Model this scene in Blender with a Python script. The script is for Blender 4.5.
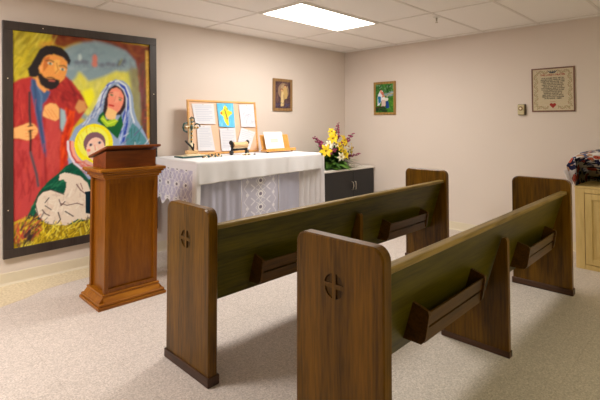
import bpy, bmesh, math, random
import numpy as np
from mathutils import Vector, Matrix
C = bpy.context.scene.collection
for o in list(bpy.data.objects): bpy.data.objects.remove(o)
R = math.radians
def lin(c):
    return tuple(((v/255)/12.92 if v/255 <= .04045 else ((v/255+.055)/1.055)**2.4) for v in c)

# ---------------------------------------------------------------- camera
cam_d = bpy.data.cameras.new('camera'); cam = bpy.data.objects.new('camera', cam_d); C.objects.link(cam)
cam.location = (-5.3375, -4.3392, 1.3487)
cam.rotation_euler = (R(90)+.03136, 0, -.78637)
cam_d.sensor_width = 36; cam_d.lens = 438.79*36/600
cam_d.shift_y = -(200-109.06)/600
cam_d.clip_start = .05
bpy.context.scene.camera = cam
# ---------------------------------------------------------------- light
sc = bpy.context.scene
sc.view_settings.view_transform = 'Standard'; sc.view_settings.look = 'None'
sc.view_settings.gamma = 1; sc.view_settings.use_curve_mapping = False
EXPOSURE = 0.0
sc.view_settings.exposure = EXPOSURE
w = bpy.data.worlds.new('world'); sc.world = w; w.use_nodes = True
w.node_tree.nodes['Background'].inputs[0].default_value = (1, .9, .8, 1)
w.node_tree.nodes['Background'].inputs[1].default_value = .15
CEIL = 2.44
TX, TY = 1.22, .61
GX, GY = -2.557, -.971           # a grid crossing of the ceiling
PANEL_W = 46.                     # watts of each fluorescent panel's light
# (x0, y1, watts factor) of each 2x4 troffer: low-x, high-y corner
TROFFERS = [(GX, GY, .74, (1, .97, .935)), (GX-3*TX, GY, 1.02, (1, .98, .965)), (GX-TX, GY-8*TY, .60, (.94, 1, .42))]  # last: assumed unseen panel, tinted yellow-green to fill the shaded floor and backs
WINDOW_W = 0.

# ---------------------------------------------------------------- helpers
def link(o, parent=None):
    C.objects.link(o)
    if parent: o.parent = parent
    return o
def tag(o, label=None, cat=None, group=None, kind=None):
    if label: o['label'] = label
    if cat: o['category'] = cat
    if group: o['group'] = group
    if kind: o['kind'] = kind
    return o
def empty(name, loc, rz=0, label=None, cat=None, group=None):
    o = bpy.data.objects.new(name, None); C.objects.link(o); o.location = loc; o.rotation_euler = (0, 0, rz)
    o.empty_display_size = .1
    return tag(o, label, cat, group)
class MB:
    """collects shapes; build() links them as ONE mesh object"""
    def __init__(s): s.bm = bmesh.new()
    def box(s, x0, x1, y0, y1, z0, z1, bev=0, mi=0, M=None, seg=2):
        r = bmesh.ops.create_cube(s.bm, size=1)
        vs = r['verts']
        for v in vs: v.co = Vector(((x0+x1)/2+v.co.x*(x1-x0), (y0+y1)/2+v.co.y*(y1-y0), (z0+z1)/2+v.co.z*(z1-z0)))
        fs = set(f for v in vs for f in v.link_faces)
        for f in fs: f.material_index = mi
        if bev:
            es = list(set(e for v in vs for e in v.link_edges))
            r2 = bmesh.ops.bevel(s.bm, geom=es, offset=bev, segments=seg, affect='EDGES', profile=.5)
            fs = set(r2['faces']) | set(f for f in fs if f.is_valid)
            vs = list(set(v for f in fs for v in f.verts))
            for v in list(vs): fs |= set(v.link_faces)
            vs = list(set(v for f in fs for v in f.verts))
            for f in fs: f.material_index = mi
        if M is not None:
            for v in vs: v.co = M @ v.co
        return s
    def prism(s, pts, axis, a, b, mi=0, M=None):
        """pts: polygon in the two other axes, extruded from a to b along axis"""
        def P(p, t):
            return Vector({0: (t, p[0], p[1]), 1: (p[0], t, p[1]), 2: (p[0], p[1], t)}[axis])
        va = [s.bm.verts.new(P(p, a)) for p in pts]; vb = [s.bm.verts.new(P(p, b)) for p in pts]
        n = len(pts); fs = []
        fs.append(s.bm.faces.new(va)); fs.append(s.bm.faces.new(list(reversed(vb))))
        for i in range(n): fs.append(s.bm.faces.new((va[i], vb[i], vb[(i+1) % n], va[(i+1) % n])))
        for f in fs: f.material_index = mi
        if M is not None:
            for v in va+vb: v.co = M @ v.co
        return s
    def tube(s, pts, r, n=8, mi=0, close=True, scale=None):
        pts = [Vector(p) for p in pts]; rings = []
        rr = r if isinstance(r, (list, tuple)) else [r]*len(pts)
        up = None
        for i, p in enumerate(pts):
            d = (pts[min(i+1, len(pts)-1)]-pts[max(i-1, 0)])
            if d.length < 1e-9: d = Vector((0, 0, 1))
            d.normalize()
            if up is None:
                up = Vector((0, 0, 1)) if abs(d.z) < .9 else Vector((1, 0, 0))
            a = d.cross(up).normalized(); b = a.cross(d).normalized(); up = b
            rings.append([s.bm.verts.new(p+(a*math.cos(2*math.pi*k/n)+b*math.sin(2*math.pi*k/n))*rr[i]) for k in range(n)])
        for i in range(len(rings)-1):
            for k in range(n):
                f = s.bm.faces.new((rings[i][k], rings[i][(k+1) % n], rings[i+1][(k+1) % n], rings[i+1][k])); f.material_index = mi; f.smooth = True
        if close:
            f = s.bm.faces.new(rings[0]); f.material_index = mi
            f = s.bm.faces.new(list(reversed(rings[-1]))); f.material_index = mi
        return s
    def ball(s, c, r, sub=1, sc=(1, 1, 1), mi=0, M=None):
        q = bmesh.ops.create_icosphere(s.bm, subdivisions=sub, radius=r)
        for v in q['verts']:
            v.co = Vector((v.co.x*sc[0], v.co.y*sc[1], v.co.z*sc[2]))
            if M is not None: v.co = M @ v.co
            v.co += Vector(c)
        for f in set(f for v in q['verts'] for f in v.link_faces): f.material_index = mi; f.smooth = True
        return s
    def quad(s, a, b, c, d, mi=0, smooth=False):
        f = s.bm.faces.new([s.bm.verts.new(p) for p in (a, b, c, d)]); f.material_index = mi; f.smooth = smooth; return s
    def lathe(s, prof, c=(0, 0, 0), n=24, mi=0):
        rings = []
        for r, z in prof:
            rings.append([s.bm.verts.new((c[0]+r*math.cos(2*math.pi*k/n), c[1]+r*math.sin(2*math.pi*k/n), c[2]+z)) for k in range(n)])
        for i in range(len(rings)-1):
            for k in range(n):
                f = s.bm.faces.new((rings[i][k], rings[i][(k+1) % n], rings[i+1][(k+1) % n], rings[i+1][k])); f.smooth = True; f.material_index = mi
        s.bm.faces.new(list(reversed(rings[0]))); s.bm.faces.new(rings[-1])
        return s
    def build(s, name, mats, parent=None, loc=None, smooth=False, normals=True):
        if normals: bmesh.ops.recalc_face_normals(s.bm, faces=s.bm.faces[:])
        me = bpy.data.meshes.new(name)
        if smooth:
            for f in s.bm.faces: f.smooth = True
        s.bm.to_mesh(me); s.bm.free()
        for m in (mats if isinstance(mats, (list, tuple)) else [mats]): me.materials.append(m)
        o = bpy.data.objects.new(name, me); link(o, parent)
        if loc is not None: o.location = loc
        return o
def grid_obj(name, nu, nv, fn, mat, parent=None, smooth=True, solid=0, offset=0):
    vs = [fn(i/(nu-1), j/(nv-1)) for j in range(nv) for i in range(nu)]
    fs = [(j*nu+i, j*nu+i+1, (j+1)*nu+i+1, (j+1)*nu+i) for j in range(nv-1) for i in range(nu-1)]
    me = bpy.data.meshes.new(name); me.from_pydata(vs, [], fs); me.update()
    me.materials.append(mat)
    if smooth: me.polygons.foreach_set('use_smooth', [True]*len(fs))
    o = bpy.data.objects.new(name, me); link(o, parent)
    if solid:
        m = o.modifiers.new('thickness', 'SOLIDIFY'); m.thickness = solid; m.offset = offset
    return o

# ---------------------------------------------------------------- materials
def nt(name):
    m = bpy.data.materials.new(name); m.use_nodes = True
    t = m.node_tree; b = t.nodes['Principled BSDF']; return m, t, b
def N(t, ty, **kw):
    n = t.nodes.new(ty)
    for k, v in kw.items(): setattr(n, k, v)
    return n
def plain(name, c, rough=.6, metal=0, spec=.5, var=.06, scale=30, bump=0, coat=0):
    m, t, b = nt(name)
    tc = N(t, 'ShaderNodeTexCoord'); no = N(t, 'ShaderNodeTexNoise'); no.inputs['Scale'].default_value = scale; no.inputs['Detail'].default_value = 3
    t.links.new(tc.outputs['Object'], no.inputs['Vector'])
    mx = N(t, 'ShaderNodeMix', data_type='RGBA')
    L = lin(c)
    mx.inputs['A'].default_value = (*[v*(1-var) for v in L], 1); mx.inputs['B'].default_value = (*[min(1, v*(1+var)) for v in L], 1)
    t.links.new(no.outputs['Fac'], mx.inputs['Factor']); t.links.new(mx.outputs['Result'], b.inputs['Base Color'])
    b.inputs['Roughness'].default_value = rough; b.inputs['Metallic'].default_value = metal
    b.inputs['Specular IOR Level'].default_value = spec
    b.inputs['Coat Weight'].default_value = coat; b.inputs['Coat Roughness'].default_value = .15
    if bump:
        bp = N(t, 'ShaderNodeBump'); bp.inputs['Strength'].default_value = bump; bp.inputs['Distance'].default_value = .002
        t.links.new(no.outputs['Fac'], bp.inputs['Height']); t.links.new(bp.outputs['Normal'], b.inputs['Normal'])
    return m
def wood(name, dark, light, axis='z', rough=.35, scale=1., coat=.3, streak=14, contrast=1., spec=.5):
    m, t, b = nt(name)
    tc = N(t, 'ShaderNodeTexCoord'); mp = N(t, 'ShaderNodeMapping')
    s = [streak*scale]*3; s[{'x': 0, 'y': 1, 'z': 2}[axis]] = 1.1*scale
    mp.inputs['Scale'].default_value = s
    t.links.new(tc.outputs['Object'], mp.inputs['Vector'])
    n1 = N(t, 'ShaderNodeTexNoise'); n1.inputs['Scale'].default_value = 1.; n1.inputs['Detail'].default_value = 3; n1.inputs['Distortion'].default_value = .6
    n2 = N(t, 'ShaderNodeTexNoise'); n2.inputs['Scale'].default_value = 6.; n2.inputs['Detail'].default_value = 4
    t.links.new(mp.outputs['Vector'], n1.inputs['Vector']); t.links.new(mp.outputs['Vector'], n2.inputs['Vector'])
    add = N(t, 'ShaderNodeMath', operation='MULTIPLY_ADD'); add.inputs[1].default_value = .45
    t.links.new(n2.outputs['Fac'], add.inputs[0])
    m2 = N(t, 'ShaderNodeMath', operation='MULTIPLY'); m2.inputs[1].default_value = .55
    t.links.new(n1.outputs['Fac'], m2.inputs[0]); t.links.new(m2.outputs[0], add.inputs[2])
    cr = N(t, 'ShaderNodeValToRGB')
    e = cr.color_ramp.elements; w_ = .17/contrast
    e[0].position = .5-w_; e[0].color = (*lin(dark), 1); e[1].position = .5+w_; e[1].color = (*lin(light), 1)
    t.links.new(add.outputs[0], cr.inputs['Fac']); t.links.new(cr.outputs['Color'], b.inputs['Base Color'])
    b.inputs['Roughness'].default_value = rough; b.inputs['Coat Weight'].default_value = coat; b.inputs['Coat Roughness'].default_value = .25
    b.inputs['Specular IOR Level'].default_value = spec
    bp = N(t, 'ShaderNodeBump'); bp.inputs['Strength'].default_value = .25; bp.inputs['Distance'].default_value = .001
    t.links.new(n2.outputs['Fac'], bp.inputs['Height']); t.links.new(bp.outputs['Normal'], b.inputs['Normal'])
    return m
def emis(name, c, s):
    m, t, b = nt(name); b.inputs['Base Color'].default_value = (*lin(c), 1)
    b.inputs['Emission Color'].default_value = (*lin(c), 1); b.inputs['Emission Strength'].default_value = s; return m
def painted(name, rough=.5, alpha=False, coat=0):
    """shows the pigment stored per point of the mesh"""
    m, t, b = nt(name)
    a = N(t, 'ShaderNodeAttribute'); a.attribute_name = 'pigment'
    t.links.new(a.outputs['Color'], b.inputs['Base Color']); b.inputs['Roughness'].default_value = rough; b.inputs['Specular IOR Level'].default_value = .2
    b.inputs['Coat Weight'].default_value = coat
    if alpha: t.links.new(a.outputs['Alpha'], b.inputs['Alpha'])
    return m
def cloth(name, c, trans=.25, rough=.9, weave=400, alpha=1):
    m, t, b = nt(name)
    out = t.nodes['Material Output']
    tc = N(t, 'ShaderNodeTexCoord'); no = N(t, 'ShaderNodeTexNoise'); no.inputs['Scale'].default_value = weave
    t.links.new(tc.outputs['Object'], no.inputs['Vector'])
    b.inputs['Base Color'].default_value = (*lin(c), 1); b.inputs['Roughness'].default_value = rough; b.inputs['Alpha'].default_value = alpha
    b.inputs['Specular IOR Level'].default_value = .1
    bp = N(t, 'ShaderNodeBump'); bp.inputs['Strength'].default_value = .15; bp.inputs['Distance'].default_value = .001
    t.links.new(no.outputs['Fac'], bp.inputs['Height']); t.links.new(bp.outputs['Normal'], b.inputs['Normal'])
    tr = N(t, 'ShaderNodeBsdfTranslucent'); tr.inputs['Color'].default_value = (*lin(c), 1)
    mx = N(t, 'ShaderNodeMixShader'); mx.inputs[0].default_value = trans
    t.links.new(b.outputs[0], mx.inputs[1]); t.links.new(tr.outputs[0], mx.inputs[2]); t.links.new(mx.outputs[0], out.inputs[0])
    return m

# painter: colours laid on the points of a dense flat mesh, in metres on that surface
def paint(wd, ht, nx, ny, ops, base=(200, 200, 200), seed=1, jitter=.0):
    rng = np.random.default_rng(seed)
    X, Z = np.meshgrid(np.linspace(0, wd, nx), np.linspace(0, ht, ny))
    img = np.zeros((ny, nx, 4)); img[:] = (*lin(base), 1)
    dx, dz = wd/(nx-1), ht/(ny-1)
    def box(x0, x1, z0, z1):
        i0 = max(0, int(x0/dx)-1); i1 = min(nx, int(x1/dx)+3); j0 = max(0, int(z0/dz)-1); j1 = min(ny, int(z1/dz)+3)
        return slice(max(0, j0), max(0, j1)), slice(i0, max(i0, i1))
    def inside(pts, X, Z):
        m = np.zeros(X.shape, bool); n = len(pts)
        for i in range(n):
            (x1, z1), (x2, z2) = pts[i], pts[(i+1) % n]
            if z1 == z2: continue
            c = ((z1 > Z) != (z2 > Z)) & (X < (x2-x1)*(Z-z1)/(z2-z1)+x1); m ^= c
        return m
    def seg(c, w, a, b, o=1):
        s = box(min(a[0], b[0])-w, max(a[0], b[0])+w, min(a[1], b[1])-w, max(a[1], b[1])+w)
        x, z = X[s], Z[s]
        if x.size == 0: return
        d = np.array(b)-np.array(a); L2 = max(d@d, 1e-12)
        t = np.clip(((x-a[0])*d[0]+(z-a[1])*d[1])/L2, 0, 1)
        dist = np.hypot(x-a[0]-t*d[0], z-a[1]-t*d[1])
        k = o*np.clip((w/2-dist)/max(dx, 1e-9)+.5, 0, 1)[..., None]
        img[s] = img[s]*(1-k)+np.array(c)*k
    for op in ops:
        k = op[0]
        if k == 'p':
            img[inside(op[2], X, Z)] = (*lin(op[1]), 1)
        elif k == 'b':                                   # wet-in-wet blending of what is there so far
            sg = op[1]; n_ = int(sg*2.5)+1; kk = np.exp(-.5*(np.arange(-n_, n_+1)/sg)**2); kk /= kk.sum()
            for ax in (0, 1):
                pad = [(0, 0)]*3; pad[ax] = (n_, n_); pi = np.pad(img, pad, mode='edge')
                img = sum(kk[i]*(pi[i:i+ny] if ax == 0 else pi[:, i:i+nx]) for i in range(2*n_+1))
        elif k == 'hole':
            m = inside(op[1], X, Z); img[m, 3] = 0
        elif k == 's':
            c = (*lin(op[1]), 1)
            for a, b in zip(op[3][:-1], op[3][1:]): seg(c, op[2], a, b)
        elif k == 'e':
            _, c, cx, cz, rx, rz, a = op
            ca, sa = math.cos(R(a)), math.sin(R(a))
            u = (X-cx)*ca+(Z-cz)*sa; v = -(X-cx)*sa+(Z-cz)*ca
            img[(u/rx)**2+(v/rz)**2 < 1] = (*lin(c), 1)
        elif k == 'n':
            _, cs, reg, cnt, L, w_, ang, sp = op
            xs = [p[0] for p in reg]; zs = [p[1] for p in reg]; done = 0; tries = 0
            while done < cnt and tries < cnt*20:
                tries += 1
                x = rng.uniform(min(xs), max(xs)); z = rng.uniform(min(zs), max(zs))
                if not inside(reg, np.array([x]), np.array([z]))[0]: continue
                a = R(ang+rng.normal()*sp); l = L*rng.uniform(.5, 1.2)/2
                seg((*lin(cs[rng.integers(len(cs))]), 1), w_*rng.uniform(.6, 1.4), (x-l*math.cos(a), z-l*math.sin(a)), (x+l*math.cos(a), z+l*math.sin(a)), op[8] if len(op) > 8 else .6)
                done += 1
    if jitter: img[..., :3] *= 1+rng.normal(size=(ny, nx, 1))*jitter
    return img
def canvas(name, img, fn, mat, parent=None):
    ny, nx = img.shape[:2]
    o = grid_obj(name, nx, ny, fn, mat, parent, smooth=True)
    a = o.data.color_attributes.new('pigment', 'FLOAT_COLOR', 'POINT')
    a.data.foreach_set('color', np.clip(img, 0, 1).reshape(-1).astype(np.float32))
    return o

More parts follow.
